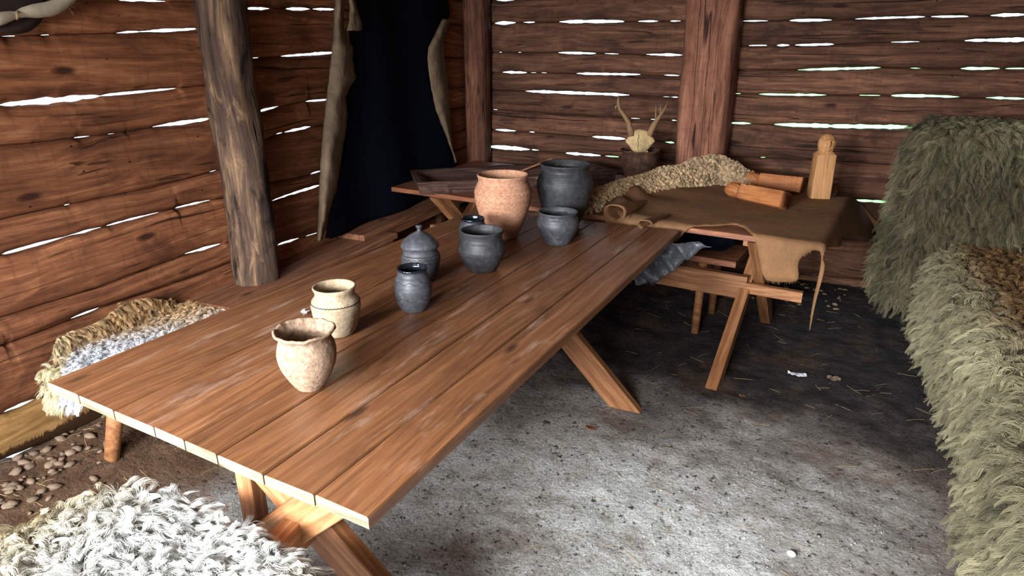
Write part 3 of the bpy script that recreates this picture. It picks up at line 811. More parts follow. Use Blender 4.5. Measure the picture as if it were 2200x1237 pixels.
def wob_a(r, z, a, i):
    k = 1 + .022*mnoise.noise((math.cos(a)*1.6, math.sin(a)*1.6, z*9)) + .012*mnoise.noise((math.cos(a)*6, math.sin(a)*6, z*40))
    zz = z
    if z > .125: k *= 1 + .025*mnoise.noise((math.cos(a)*3.1, math.sin(a)*3.1, 2)) ; zz = z + .0045*mnoise.noise((math.cos(a)*2.6, math.sin(a)*2.6, 8)) + .0022*mnoise.noise((math.cos(a)*8, math.sin(a)*8, 8))
    return r*k, zz
pot('clay_pot', 668, 829, [(829,29),(803,46),(778,58),(756,62),(738,59),(727,55),(718,58),(709.5,66.5)], M['clay_rough'],
    'rough hand-formed tan clay pot with an uneven flared rim, nearest to the table end', wall=.009, wob=wob_a, segs=96)
rB, oB, _ = pot('clay_pot', 727.5, 713, [(713,34),(697,41.5),(676,49),(657,51.5),(643,50),(634,43),(626,42),(616,46)], M['clay_cream'],
    'cream clay pot with dark bands around its shoulder behind the rough tan pot')
zt_ = oB[-1][1]; incised(rB, oB, [zt_*.70], .0012, 44, .0014); incised(rB, oB, [zt_*.63, zt_*.58], 0, 1, .0009, M['clay_cream'], 'ridge')
rC, oC, _ = pot('glazed_jar', 890, 663, [(663,27),(645,36),(620,40.5),(598,37),(588,32),(582,31),(576,33.5)], M['clay_blue'],
    'slim dark jar with a glossy black rim and incised waves, before the lidded jar', inner=M['glaze'], cat='jar')
zt_ = oC[-1][1]; incised(rC, oC, [zt_*.74], .004, 9, .0009); incised(rC, oC, [zt_*.35], .006, 7, .0009)
rD, oD, cD = pot('lidded_jar', 906, 600, [(600,27),(580,37),(560,41.5),(548,41),(538,37),(531,37.5)], M['clay_blue'],
    'dark grey jar closed by a domed lid with a small knob', cat='jar')
zt_ = oD[-1][1]; incised(rD, oD, [zt_*.74], .0035, 22, .0011); incised(rD, oD, [zt_*.83, zt_*.64], 0)
def zpx(c, py, zb=ZT):
    lo, hi = zb-.02, zb+.8
    for _ in range(40):
        mid = (lo+hi)/2
        if proj((c[0], c[1], mid))[1] > py: lo = mid
        else: hi = mid
    return (lo+hi)/2
k = depth(cD)/F; zl = oD[-1][1]
lid = [(.01, zl+.001), (38*k, zl+.001), (40.5*k, zl+.006), (39*k, zl+.014), (36.5*k, zl+.022), (30*k, zl+.036), (22*k, zl+.047), (13*k, zl+.056), (5*k, zl+.063), (4.2*k, zl+.072), (7*k, zl+.079), (7.5*k, zl+.083), (5.5*k, zl+.086), (.001, zl+.084)]
LV, LF = lathe(lid, 48); lo_ = local_mesh('lid', LV, LF, M['clay_blue'], rD)
pot('clay_pot', 1036.5, 578, [(578,30),(556,43),(536,50.5),(520,47),(511,43),(503,43.5),(495,46.5)], M['clay_black'],
    'round black clay pot with a wide collar in front of the orange pot')
rF, oF, _ = pot('glazed_jar', 1017, 548, [(548,20),(525,28),(500,30.5),(484,28),(476,25),(469,26.5)], M['clay_blue'],
    'small glazed jar mostly hidden behind the round black pot', inner=M['glaze'], cat='jar')
rG, oG, _ = pot('clay_pot', 1081, 507, [(507,30),(473,46),(446,56),(414,61.5),(397,57),(389,53),(383,53.5),(376,56)], M['clay_orange'],
    'large orange clay pot with incised bands beside the large black pot', wall=.010, segs=64)
zt_ = oG[-1][1]; incised(rG, oG, [zt_*z_ for z_ in (.84, .82, .80, .56, .54)], 0, 1, .001, M['clay_orange'], 'ridge'); incised(rG, oG, [zt_*.74], .007, 30, .0009, M['incise_soft']); incised(rG, oG, [zt_*.63], .007, 30, .0009, M['incise_soft'])
pot('clay_pot', 1211, 484, [(484,31),(451,46),(425,55),(396,60.5),(376,56),(366,51),(360,51.5),(353,55)], M['clay_black'],
    'largest black clay pot at the far end of the pot row', wall=.010, segs=64)
pot('clay_bowl', 1197.5, 521, [(521,27),(506,35),(484,45.5),(470,43.5),(462,40),(455,43)], M['clay_blue'],
    'squat dark clay bowl pot in front of the largest black pot')
rJ, oJ, cJ = pot('clay_pot', 1371, 389, [(389,25),(375,31),(358,36),(340,38.5),(330,37),(322,43)], M['clay_brown'],
    'sooty brown clay pot holding the deer skull on the back table')
# handle of the black jug-like pot is absent; the cream feather scrap lies on the boards
fe = onz(648, 672, ZT+.003)
V, Fc = [], []
for (dx, dy, a, L_) in ((0, 0, .6, .028), (.008, .002, -.3, .022), (-.006, .004, 1.4, .018), (.014, -.004, -.9, .016), (.004, .006, 2.4, .014)):
    ca, sa_ = math.cos(a), math.sin(a); b = len(V); w = .003
    for (u_, v_, z_) in ((0, -w, 0), (L_*.5, -w*1.6, .004), (L_, 0, .007), (L_*.5, w*1.6, .004), (0, w, 0), (L_*.5, 0, .001)):
        V.append((fe[0]+dx+u_*ca-v_*sa_, fe[1]+dy+u_*sa_+v_*ca, fe[2]+z_))
    Fc += [(b, b+1, b+5), (b+1, b+2, b+5), (b+2, b+3, b+5), (b+3, b+4, b+5), (b+4, b, b+5)]
tag(mesh_obj('feather_scrap', V, Fc, M['paper']), 'tiny white feather scrap lying on the table boards beside the cream pot', 'feather')

# ------------------------------------------------------------------ trough and spoon on the second table
zt0 = ZT + .001
cfl, cfr = onz(904, 419, zt0), onz(1318, 394, zt0)
ux = Vector((cfr[0]-cfl[0], cfr[1]-cfl[1], 0)); LT = ux.length; ux.normalize(); uy = Vector((-ux.y, ux.x, 0))
cbl = onz(880, 367, zt0+.075); WT = .42
V, Fc = [], []; NU, NV = 44, 16; HT = .076
def tr_out(u, v, z):  # u 0..1, v 0..1
    fl = .02 * (z / HT)                      # sides lean outwards
    shear = v * .02              # left end runs backwards to the left
    x = -fl + (LT + 2*fl) * u + shear * (1-u); y = -fl*.6 + (WT + fl*1.2) * v
    return Vector(cfl) + ux*x + uy*y + Vector((0, 0, z))
for i in range(NU+1):
    for j in range(NV+1):
        u, v = i/NU, j/NV; eu = min(u, 1-u)*LT; ev = min(v, 1-v)*WT
        s1 = min(1, max(0, (eu-.035)/.09)); s2 = min(1, max(0, (ev-.03)/.07)); s1 = s1*s1*(3-2*s1); s2 = s2*s2*(3-2*s2)
        z = HT - .060*s1*s2 + .004*fbm((u*9, v*5, 1), 1, 2)
        V.append(tr_out(u, v, z))
Fc = [(i*(NV+1)+j, (i+1)*(NV+1)+j, (i+1)*(NV+1)+j+1, i*(NV+1)+j+1) for i in range(NU) for j in range(NV)]
edge = [(i, 0) for i in range(NU+1)] + [(NU, j) for j in range(1, NV+1)] + [(i, NV) for i in range(NU-1, -1, -1)] + [(0, j) for j in range(NV-1, 0, -1)]
tp = [i*(NV+1)+j for i, j in edge]; prev = tp
for zz in (HT*.72, HT*.45, HT*.2, 0):
    cur = []
    for (i, j) in edge:
        p = tr_out(i/NU, j/NV, zz); p += (uy if j == 0 else -uy if j == NV else Vector()) * -.010*fbm((i*.9, j, zz*60), 1, 2)
        cur.append(len(V)); V.append(p)
    for k_ in range(len(edge)): Fc.append((prev[k_], cur[k_], cur[(k_+1) % len(edge)], prev[(k_+1) % len(edge)]))
    prev = cur
Fc.append(tuple(prev[::-1]))
o = mesh_obj('wooden_trough', V, Fc, M['trough'], mw=frame(cfl, ux), smooth=False)
tag(o, 'long dark hollowed wooden trough with a rough split edge on the back table', 'trough')
sp0, sp1 = Vector(onz(1118, 368, .742)), Vector(onplane(1189, 339, onz(1160, 352, .78), (0, 1, 0)))
sp1 = Vector(onz(1160, 352, .79)); sp1 = sp0 + (Vector(onz(1188, 340, .83)) - sp0)
root = tube('wooden_spoon', [sp0 + (sp1-sp0)*f for f in (0, .1, .3, .6, .85, .97, 1)], [.008, .0075, .007, .008, .010, .009, .004], M['leg_wood'], None, 10)
tag(root, 'wooden spoon with a long handle leaning out of the trough behind the orange pot', 'spoon')
d_ = (sp0-sp1).normalized(); bl = []
V, Fc = lathe([(.001, 0), (.016, .004), (.026, .014), (.029, .024), (.027, .024), (.022, .014), (.012, .007), (.001, .005)], 20)
ob = local_mesh('spoon_bowl', [(v[0]*1.5, v[1], v[2]) for v in V], Fc, M['leg_wood'], root, tuple(sp0 + d_*.035 - Vector((0, 0, .018))), (0, 0, math.atan2(d_.y, d_.x)))

# ------------------------------------------------------------------ deer skull with antlers in its pot
pz = oJ[-1][1] + cJ[2]; sc = depth(cJ)/F
sk = Vector((cJ[0], cJ[1]-.02, pz)); rtv = Vector(RT); fwv = Vector((FW[0], FW[1], 0)).normalized()
bm = bmesh.new(); bmesh.ops.create_uvsphere(bm, u_segments=32, v_segments=24, radius=1)
for v in bm.verts:
    x, y, z = v.co
    w = 26*sc * (1 - .18*max(0, -z) + .10*max(0, z)*(abs(x))); hgt = 25*sc
    y2 = y*.030
    if y < 0:
        y2 += .010*math.exp(-((abs(x)-.62)**2+(z-.05)**2)*22) * 1   # hollow of the eye sockets
        y2 -= .006*math.exp(-(x*x)*30)*(1 if z < .6 else .3)
    k_ = 1 + .20*math.exp(-((abs(x)-.95)**2+(z-.05)**2)*18)         # brow flanges
    v.co = Vector((x*w*k_, y2, z*hgt + .004*mnoise.noise(v.co*4)))
me = bpy.data.meshes.new('deer_skull'); bm.to_mesh(me); bm.free(); me.materials.append(M['bone']); me.polygons.foreach_set('use_smooth', [True]*len(me.polygons))
skull = bpy.data.objects.new('deer_skull', me); COL.objects.link(skull); skull.location = sk + Vector((0, 0, 18*sc)); skull.rotation_euler = (R(-12), 0, YAW)
tag(skull, 'bleached deer skull with two antlers sitting in the sooty brown pot', 'skull')
PLo = np.array(sk)
def sp(x, y, back=0): return onplane(x, y, PLo + np.array(fwv)*back, tuple(fwv))
antlers = []
def child_of(o, p): o.parent = p; o.matrix_parent_inverse = pmat(p).inverted()
for pts, rr in (([(1356,292,0),(1354,278,0),(1350,262,0),(1341,248,.01),(1331,234,.02),(1328,220,.02),(1329,205,.02)], [7,6.5,5.2,4.2,3.6,3,1.2]),
                ([(1394,292,0),(1399,280,0),(1405,268,.01),(1411,259,.02),(1420,246,.03),(1428,234,.04),(1435,219,.05)], [6.5,6,6.3,4.5,3.2,2.6,1.2])):
    o = tube('antler', [sp(*q) for q in pts], [r_*sc for r_ in rr], M['antler'], skull, 10); antlers.append(o)
for pts, rr in (([(1409,262,.02),(1409,246,.03),(1409,226,.03)], [2.4,1.6,.6]), ([(1418,248,.03),(1419,238,.03),(1419,224,.03)], [2,1.4,.6]), ([(1328,226,.02),(1323,229,.02),(1322,234,.01)], [2,2.4,1.2])):
    tube('tine', [sp(*q) for q in pts], [r_*sc for r_ in rr], M['antler'], antlers[1] if pts[0][0] > 1350 else antlers[0], 8)
tube('suture', [Vector(sp(1371+1.2*math.sin(k_*2.1), 289+k_*5.2, -.035)) + Vector((0, 0, 0)) for k_ in range(8)], .0012, M['incise'], skull, 5)
V = []; Fc = []
teeth = empty  # row of worn tooth stubs along the lower edge
for k_ in range(9):
    p = sp(1354 + k_*4.6, 325 + 3*math.cos((k_-4)/4*1.4)*1, -.012); b = len(V); r_ = 2.3*sc
    for dz in (0, -.010):
        for j in range(6): V.append((p[0]+r_*math.cos(j*1.047), p[1]+r_*math.sin(j*1.047), p[2]+dz+.004))
    Fc += [(b+j, b+(j+1) % 6, b+6+(j+1) % 6, b+6+j) for j in range(6)] + [tuple(b+5-j for j in range(6)), tuple(b+6+j for j in range(6))]
mesh_obj('tooth_row', V, Fc, M['bone'], skull, smooth=True)

# ------------------------------------------------------------------ carved wooden idols
def idol_mesh(Hh, w, d, variant=0):
    """upright figure, z up, face towards -y"""
    n_, m_ = 96, 210; V, Fc = [], []
    hz = .69
    for i in range(m_+1):
        f = i/m_; z = f*Hh
        if f < hz: hw, hd, sq = w/2*(1.04-.10*f), d/2*(1.04-.08*f), .75
        elif f < hz+.05:
            t = (f-hz)/.05; hw, hd, sq = w/2*(.97-.27*t), d/2*(.97-.22*t), .6-.4*t
        else:
            t = (f-hz-.05)/(1-hz-.05); e = math.sqrt(max(0, 1-((t-.45)/.56)**2)) if t > .45 else 1-.16*((.45-t)/.45)**2
            hw, hd, sq = w/2*(.92 if variant else .84)*e, d/2*.9*e, .12
        for j in range(n_):
            a = 2*math.pi*j/n_; ca, sa_ = math.cos(a), math.sin(a); k_ = (1/max(abs(ca), abs(sa_)))**sq
            x, y = hw*ca*k_, hd*sa_*k_
            if f >= hz+.05 and y < 0:
                t = (f-hz-.05)/(1-hz-.05); X_ = x/(w*.4)
                face = math.exp(-(X_/.8)**4)
                dd = 0
                dd -= .013*w/.13*math.exp(-(X_/.17)**2)*math.exp(-((t-.47)/.13)**2)*1.1          # nose
                dd += .009*w/.13*math.exp(-((abs(X_)-.42)/.24)**2)*math.exp(-((t-.56)/.055)**2)  # eye hollows
                dd -= .005*w/.13*math.exp(-((abs(X_)-.42)/.16)**2)*math.exp(-((t-.555)/.025)**2) # lids
                dd -= .006*w/.13*math.exp(-((t-.67)/.04)**2)                                     # brow
                dd += .006*w/.13*math.exp(-(X_/.35)**2)*math.exp(-((t-.255)/.02)**2)             # mouth cut
                dd -= .005*w/.13*math.exp(-(X_/.35)**2)*(math.exp(-((t-.30)/.025)**2)+math.exp(-((t-.21)/.025)**2))
                dd -= .006*w/.13*math.exp(-(X_/.3)**2)*math.exp(-((t-.08)/.05)**2)               # chin
                y += dd*face*1.5
                y += .008*w/.13*(1 if .74 < abs(X_) < .90 and t < .8 else 0)                       # hood groove
            if variant and f < hz:
                g_ = f/hz
                if variant == 1 and abs(g_-.86) < .05: x *= .92; y *= .92
                if variant == 2:
                    if abs(g_-.12) < .012 or abs(g_-.22) < .012: x *= .95; y *= .95
                    if .26 < g_ < .55 and y < 0 and (int(g_*60) % 4 == 0): y += .004
            k2 = 1 + .012*mnoise.noise((ca*2, sa_*2, z*16+variant*5))
            V.append((x*k2, y*k2, z))
    for i in range(m_):
        for j in range(n_): Fc.append((i*n_+j, i*n_+(j+1) % n_, (i+1)*n_+(j+1) % n_, (i+1)*n_+j))
    Fc.append(tuple(range(n_))[::-1]); Fc.append(tuple(m_*n_+j for j in range(n_)))
    return V, Fc
ZH = ZT + .008
c = onz(1757, 424, ZH); k_ = depth(c)/F; hI = zpx(c, 287, ZH) - ZH
V, Fc = idol_mesh(hI, 41*k_, 38*k_, 0)
o = local_mesh('wooden_idol', V, Fc, M['idol'], None, tuple(c), (0, 0, YAW + R(-8)))
tag(o, 'pale carved wooden idol with a hooded face standing upright on the deer hide', 'idol')
def lying(px0, px1, rad_px, variant, mat, label, roll):
    a, b = Vector(onz(*px0, ZH)), Vector(onz(*px1, ZH)); kk = depth(b)/F; r_ = rad_px*kk
    d = (a-b); Ln = d.length; d.normalize()
    V, Fc = idol_mesh(Ln, 2*r_, 2*r_*.92, variant)
    z = Vector((0, 0, 1)); zl = d; yl_ = -z; yl_ = (yl_ - zl*yl_.dot(zl)).normalized(); yl_ = Matrix.Rotation(roll, 3, zl) @ yl_ ; xl = yl_.cross(zl)
    # face (-y) points up
    mw = Matrix((xl, yl_, zl)).transposed().to_4x4(); mw.translation = b + z*(r_*1.05)
    o = local_mesh('wooden_idol', V, Fc, mat); o.matrix_basis = mw
    return tag(o, label, 'idol')
lying((1558,424), (1684,452), 20, 1, M['idol_red'], 'carved wooden idol lying on its back in front, plain belly with an oval groove', R(20))
lying((1594,402), (1722,418), 18.5, 2, M['idol_red'], 'carved wooden idol lying behind the other, with notched bands near its base', R(15))

# ------------------------------------------------------------------ sheets
def sheet(name, outline, spacing, mapf, mat, parent=None, thick=.003, label=None, cat=None, smooth=0):
    """outline in flat coordinates -> triangulated inside -> mapped to 3-D -> given thickness"""
    ol = [Vector((float(a), float(b))) for a, b in outline]
    for _ in range(smooth):
        ol = [q for i, p in enumerate(ol) for q in (p.lerp(ol[(i+1) % len(ol)], .25), p.lerp(ol[(i+1) % len(ol)], .75))]
    dense = []
    for i, p in enumerate(ol):
        q = ol[(i+1) % len(ol)]; k_ = max(1, int((q-p).length/spacing))
        for j in range(k_): dense.append(p.lerp(q, j/k_))
    xs_ = [p.x for p in dense]; ys_ = [p.y for p in dense]; pts = list(dense)
    def inside(x, y):
        c_ = False; n_ = len(dense)
        for i in range(n_):
            a, b = dense[i], dense[i-1]
            if (a.y > y) != (b.y > y) and x < (b.x-a.x)*(y-a.y)/(b.y-a.y)+a.x: c_ = not c_
        return c_
    y = min(ys_) + spacing*.5; r_ = 0
    while y < max(ys_):
        x = min(xs_) + spacing*(.5 if r_ % 2 else 1)
        while x < max(xs_):
            if inside(x, y) and min((x-d.x)**2+(y-d.y)**2 for d in dense) > (spacing*.45)**2: pts.append(Vector((x, y)))
            x += spacing
        y += spacing*.87; r_ += 1
    nd = len(dense)
    vs, _, fs, *_ = delaunay_2d_cdt(pts, [(i, (i+1) % nd) for i in range(nd)], [], 1, 1e-6)
    fs = [f for f in fs if inside(*(sum((vs[i] for i in f), Vector((0, 0)))/len(f)))]
    V = [mapf(v.x, v.y) for v in vs]
    o = mesh_obj(name, V, fs, mat, parent, smooth=True)
    if parent is None and cat:
        cen = sum((Vector(v) for v in V), Vector())/len(V)
        o.data.transform(Matrix.Translation(-cen)); o.location = cen
    if thick:
        m_ = o.modifiers.new('thick', 'SOLIDIFY'); m_.thickness = thick; m_.offset = 0
    tag(o, label, cat)
    return o

# hanging black hide with its pale curled edges (hangs from the wall plate above the frame)
hx = -2.335
def up_(poly):  # continue straight up beyond the frame
    return poly
dark_px = [(758,-60),(755,0),(752,60),(756,101),(752,120),(758,147),(766,166),(748,185),(739,210),(743,252),(737,290),(730,336),(725,370),(720,403),(705,454),(697,500),(693,514),(740,501),(800,476),(870,450),(920,428),(940,412),(985,352),(974,336),(957,286),(936,235),(926,190),(917,126),(922,100),(932,80),(949,44),(972,40),(966,0),(962,-60)]
def W(px, X=hx): p = onx(px[0], px[1], X); return (p[1], p[2])
def hidemap(y, z):
    w = .018*math.sin(y*9+z*1.5) + .010*mnoise.noise((y*2, z*2, 3)); return (hx + w, y, z)
pts_ = [W(p) for p in dark_px]
pts_ = [(y, min(z, 2.3)) for y, z in pts_]
hide = sheet('hanging_hide', pts_, .05, hidemap, M['black_hide'], None, .005, 'large black hide with pale curled edges hanging over the left log wall', 'hide', smooth=1)
def strip(name, Lp, Rp, X, mat, parent, curl=.03, n=36, thick=.006, m_=10):
    V, Fc = [], []
    Ly = [p[1] for p in Lp]; Ry = [p[1] for p in Rp]
    y0, y1 = max(min(Ly), min(Ry)), min(max(Ly), max(Ry))
    for i in range(n+1):
        yy = y0 + (y1-y0)*i/n
        xl_ = np.interp(yy, Ly, [p[0] for p in Lp]); xr = np.interp(yy, Ry, [p[0] for p in Rp])
        xl_ += 1.5*mnoise.noise((yy*.05, 1, 0)); xr += 2.5*mnoise.noise((yy*.06, 7, 0))
        for j in range(m_+1):
            t = j/m_; xx = xl_ + (xr-xl_)*t
            p = onx(xx, yy, X + curl*math.sin(math.pi*t)*(1+.4*mnoise.noise((yy*.03, t*2, 4))) + .004*mnoise.noise((yy*.2, t*6, 2)))
            V.append(p)
    Fc = [(i*(m_+1)+j, i*(m_+1)+j+1, (i+1)*(m_+1)+j+1, (i+1)*(m_+1)+j) for i in range(n) for j in range(m_)]
    o = mesh_obj(name, V, Fc, mat, parent, smooth=True)
    s_ = o.modifiers.new('thick', 'SOLIDIFY'); s_.thickness = thick
    return o
st = strip('curled_edge', [(723,-60),(722,0),(718,63),(711,139),(704,200),(697,261),(692,320),(688,378),(686,441),(682,517)],
      [(738,-60),(738,0),(736,30),(737,62),(742,80),(756,101),(757,147),(764,166),(750,185),(741,210),(745,252),(739,290),(732,336),(727,370),(722,403),(706,454),(699,480),(690,517)], hx+.02, M['pale_hide'], hide, .04, 90)
tag(st, 'pale rolled left edge')
st = strip('torn_flap', [(750,-10),(752,20),(750,45),(745,66)], [(756,-10),(766,20),(776,50),(776,68)], hx+.05, M['pale_hide'], hide, .01, 14)
st = strip('curled_edge', [(950,42),(934,78),(920,104),(918,126),(924,176),(936,235),(957,286),(974,330),(979,349)],
      [(970,42),(957,69),(952,90),(955,126),(962,190),(966,252),(967,286),(972,320),(981,349)], hx+.02, M['pale_hide'], hide, .03, 60)
tag(st, 'pale rolled right edge')

# brown deer hide over the second table
e1v, e2v = np.array([e1[0], e1[1], 0]), np.array([e2[0], e2[1], 0]); O3 = np.array([O2[0], O2[1], ZT+.004])
def T(x, y): p = onz(x, y, ZT+.004) - O3; return (float(p@e1v), float(-(p@e2v)))
def Fr(x, y): p = onplane(x, y, O3 - e2v*.02, e2v) - O3; return (float(p@e1v), float(-p[2])+.01)
def Rg(x, y): p = onplane(x, y, O3 + e1v*.03, e1v) - O3; return (float(-p[2])*.9+.01, float(-(p@e2v))*.93)
outl = [T(1300,449), T(1330,428), T(1400,410), T(1480,400), T(1600,388), T(1700,394), T(1775,396), T(1806,402), Rg(1832,410), Rg(1854,468), Rg(1842,505), Rg(1824,515), Rg(1806,500), (.10, -.30), (.05, -.12), (.02, .06),
        Fr(1795,560), Fr(1791,610), Fr(1784,655), Fr(1781,715), Fr(1768,682), Fr(1763,640), Fr(1773,605), Fr(1776,562), Fr(1764,541), Fr(1745,538), Fr(1724,550), Fr(1712,566), Fr(1718,601), Fr(1692,607), Fr(1650,602), Fr(1640,588), Fr(1633,555), Fr(1624,522), (T(1612,504)[0], -.01),
        T(1598,490), T(1575,483), T(1545,487), T(1510,487), T(1460,491), T(1397,497), T(1392,478), T(1345,482), T(1300,478), T(1294,463)]
aL = T(1297, 465)[0]
def hidmap(a, b):
    A_, B_ = max(a, 0), max(b, 0); r_ = math.hypot(A_, B_)
    x, y = min(a, 0), min(b, 0); z = 0
    if r_ > 1e-5:
        ux_, uy_ = A_/r_, B_/r_
        rr = .018; arc = rr*math.pi/2
        if r_ < arc: th = r_/rr; out = rr*math.sin(th); z = -(rr - rr*math.cos(th))
        else: q = r_-arc; out = rr + (.06+.42*ux_)*q + .012*math.sin(a*22+b*3)*min(1, q*8); z = -rr - q
        x += ux_*out; y += uy_*out
    lift = .0025 + .003*(1+mnoise.noise((a*5, b*5, 0)))
    dl = (a - aL)
    if b < 0 and dl < .55:
        t = 1 - dl/.55
        lift += .022*max(0, t)**2.2*(1+.5*math.sin(b*16+1)) if dl > -.05 else .03
        fr = T(1400, 497)[1]
        lift += .055*math.exp(-((b-fr)/.05)**2)*t*(.5+.5*math.sin(a*34+1.0)) + .05*math.exp(-(dl/.05)**2)*(.5+.5*math.sin(b*26))
    if b < 0: z += lift
    else: z += lift*max(0, 1-b*10)
    p = O3 + e1v*x - e2v*y + np.array([0, 0, z]); p[1] = min(p[1], 4.68); return tuple(p)
deer = sheet('deer_hide', outl, .028, hidmap, M['leather'], None, .004, 'brown leather deer hide spread on the back table with legs hanging down', 'hide', smooth=2)

def curl_part(px0, px1, r_px, turn, ph, label=None):
    a, b = Vector(onz(*px0, ZT+.01)), Vector(onz(*px1, ZT+.01)); V, Fc = [], []; n_, m_ = 26, 12
    r0 = r_px*depth(a)/F; d = (b-a).normalized(); sd = Vector((0, 0, 1)).cross(d)
    for i in range(m_+1):
        f = i/m_; r_ = r0*(1-f)**.8+.002; c_ = a.lerp(b, f) + Vector((0, 0, r_))
        for j in range(n_+1):
            an = ph + turn*j/n_; rr = r_*(1+.12*mnoise.noise((an, f*3, ph)))
            V.append(c_ + sd*math.cos(an)*rr*1.25 + Vector((0, 0, math.sin(an)*rr)) - d*.012*math.sin(an*1.3))
    Fc = [(i*(n_+1)+j, i*(n_+1)+j+1, (i+1)*(n_+1)+j+1, (i+1)*(n_+1)+j) for i in range(m_) for j in range(n_)]
    o = mesh_obj('curled_corner', V, Fc, M['leather'], deer, smooth=True); s_ = o.modifiers.new('thick', 'SOLIDIFY'); s_.thickness = .004
    return o
curl_part((1318, 475), (1400, 432), 18, R(300), R(-80))
curl_part((1383, 496), (1440, 462), 12, R(230), R(-60))

# dark plastic sheet hanging under the joint of the two tables
def plmap(x, z):
    y = 3.02 + .022*math.sin(x*40+z*44) + .05*mnoise.noise((x*9, z*9, 2)) + .035*abs(mnoise.noise((x*18+z*14, z*12-x*10, 5)))*2
    return (x, y, z)
def PLp(x, y): p = ony(x, y, 3.03); return (float(p[0]), float(p[2]))
pts_ = [(-.66, .655), PLp(1470, 494), PLp(1548, 503), PLp(1530, 522), PLp(1495, 545), PLp(1450, 578), PLp(1412, 604), PLp(1396, 612), PLp(1366, 612), PLp(1362, 590), (-.66, .50)]
pts_ = [(a, min(b, .655)) for a, b in pts_]
sheet('plastic_sheet', pts_, .016, plmap, M['plastic'], None, .002, 'crumpled dark plastic sheet hanging below the joint of the two tables', 'sheet')

# ------------------------------------------------------------------ fur
def fur(name, parent, Pn, Nn, L_, rad, colr, clumps=400, clump=.7, curl=.004, freq=2.0, droop=.3, lift=.6, side=None, npts=7, jitter=.25, seed=1):
    """Pn roots, Nn normals, L_ lengths, colr strand colours; locks bend over, clump and curl"""
    g = np.random.default_rng(seed); n_ = len(Pn)
    ci = g.choice(n_, min(clumps, n_), replace=False)
    kd = kdtree.KDTree(len(ci))
    for i, c_ in enumerate(ci): kd.insert(Pn[c_], i)
    kd.balance()
    own = np.array([kd.find(p)[1] for p in Pn])
    if side is None: side = np.zeros((n_, 3))
    jit = g.normal(0, jitter, (n_, 3)); cj = g.normal(0, jitter*1.2, (len(ci), 3))
    d0 = Nn*lift + side + cj[own] + jit*.35; d0 /= np.linalg.norm(d0, axis=1)[:, None]
    cd = d0[ci][own]; cr = Pn[ci][own]; cl = L_[ci][own]
    t = np.linspace(0, 1, npts)[None, :, None]
    down = np.array([0, 0, -1.0])
    def pathf(r_, d, l_): return r_[:, None, :] + l_[:, None, None]*(d[:, None, :]*t*(1-.25*droop*t) + down*droop*t*t)
    own_p = pathf(Pn, d0, L_); cen = pathf(cr, cd, cl)
    k_ = clump * t**1.1
    P_ = own_p*(1-k_) + cen*k_
    ph = g.uniform(0, 6.28, len(ci))[own][:, None] + g.normal(0, .35, n_)[:, None]; fr = (freq*(1+g.normal(0, .2, len(ci))[own]))[:, None]
    b1_ = np.cross(d0, np.array([.3, .5, .8])); b1_ /= np.linalg.norm(b1_, axis=1)[:, None]; b2_ = np.cross(d0, b1_)
    tt = np.linspace(0, 1, npts)[None, :]; am = curl*np.minimum(1, tt*1.6)
    P_ = P_ + (b1_[:, None, :]*(np.cos(ph+fr*6.28*tt)*am)[..., None] + b2_[:, None, :]*(np.sin(ph+fr*6.28*tt)*am)[..., None])
    cv = bpy.data.hair_curves.new(name); cv.add_curves([npts]*n_)
    cv.position_data.foreach_set('vector', P_.astype(np.float32).ravel())
    ra = cv.attributes.new('radius', 'FLOAT', 'POINT') if 'radius' not in cv.attributes else cv.attributes['radius']
    rr = np.repeat((rad*(1-.75*np.linspace(0, 1, npts)**1.5))[None, :], n_, 0)*(.7+.6*g.random(n_))[:, None]
    ra.data.foreach_set('value', rr.astype(np.float32).ravel())
    ca = cv.attributes.new('strand_color', 'FLOAT_COLOR', 'CURVE')
    tint = (1 + g.normal(0, .27, len(ci))[own][:, None] + g.normal(0, .08, n_)[:, None])
    cc = np.concatenate([np.clip(colr*tint, .01, .95), np.ones((n_, 1))], 1)
    ca.data.foreach_set('color', cc.astype(np.float32).ravel())
    cv.materials.append(M['fur'])
    o = bpy.data.objects.new(name, cv); COL.objects.link(o)
    if parent: o.parent = parent; o.matrix_parent_inverse = pmat(parent).inverted()
    o['kind'] = 'stuff'
    return o

def sample(o, n_, seed=1, keep=None):
    me = o.data; me.calc_loop_triangles(); m_ = pmat(o)
    vs = np.empty(len(me.vertices)*3, np.float32); me.vertices.foreach_get('co', vs); vs = vs.reshape(-1, 3)
    Mx = np.array(m_); vs = vs @ Mx[:3, :3].T + Mx[:3, 3]
    vn = np.empty(len(me.vertices)*3, np.float32); me.vertices.foreach_get('normal', vn); vn = vn.reshape(-1, 3) @ Mx[:3, :3].T
    tr = np.empty(len(me.loop_triangles)*3, np.int32); me.loop_triangles.foreach_get('vertices', tr); tr = tr.reshape(-1, 3)
    a, b, c_ = vs[tr[:, 0]], vs[tr[:, 1]], vs[tr[:, 2]]; ar = np.linalg.norm(np.cross(b-a, c_-a), axis=1)
    g = np.random.default_rng(seed); ti = g.choice(len(tr), n_, p=ar/ar.sum())
    u = g.random((n_, 2)); fl = u.sum(1) > 1; u[fl] = 1-u[fl]
    w = np.stack([1-u.sum(1), u[:, 0], u[:, 1]], 1)[..., None]
    P_ = (vs[tr[ti]]*w).sum(1); N_ = (vn[tr[ti]]*w).sum(1); N_ /= np.linalg.norm(N_, axis=1)[:, None]+1e-9
    if keep is not None: k_ = keep(P_, N_); P_, N_ = P_[k_], N_[k_]
    return P_, N_

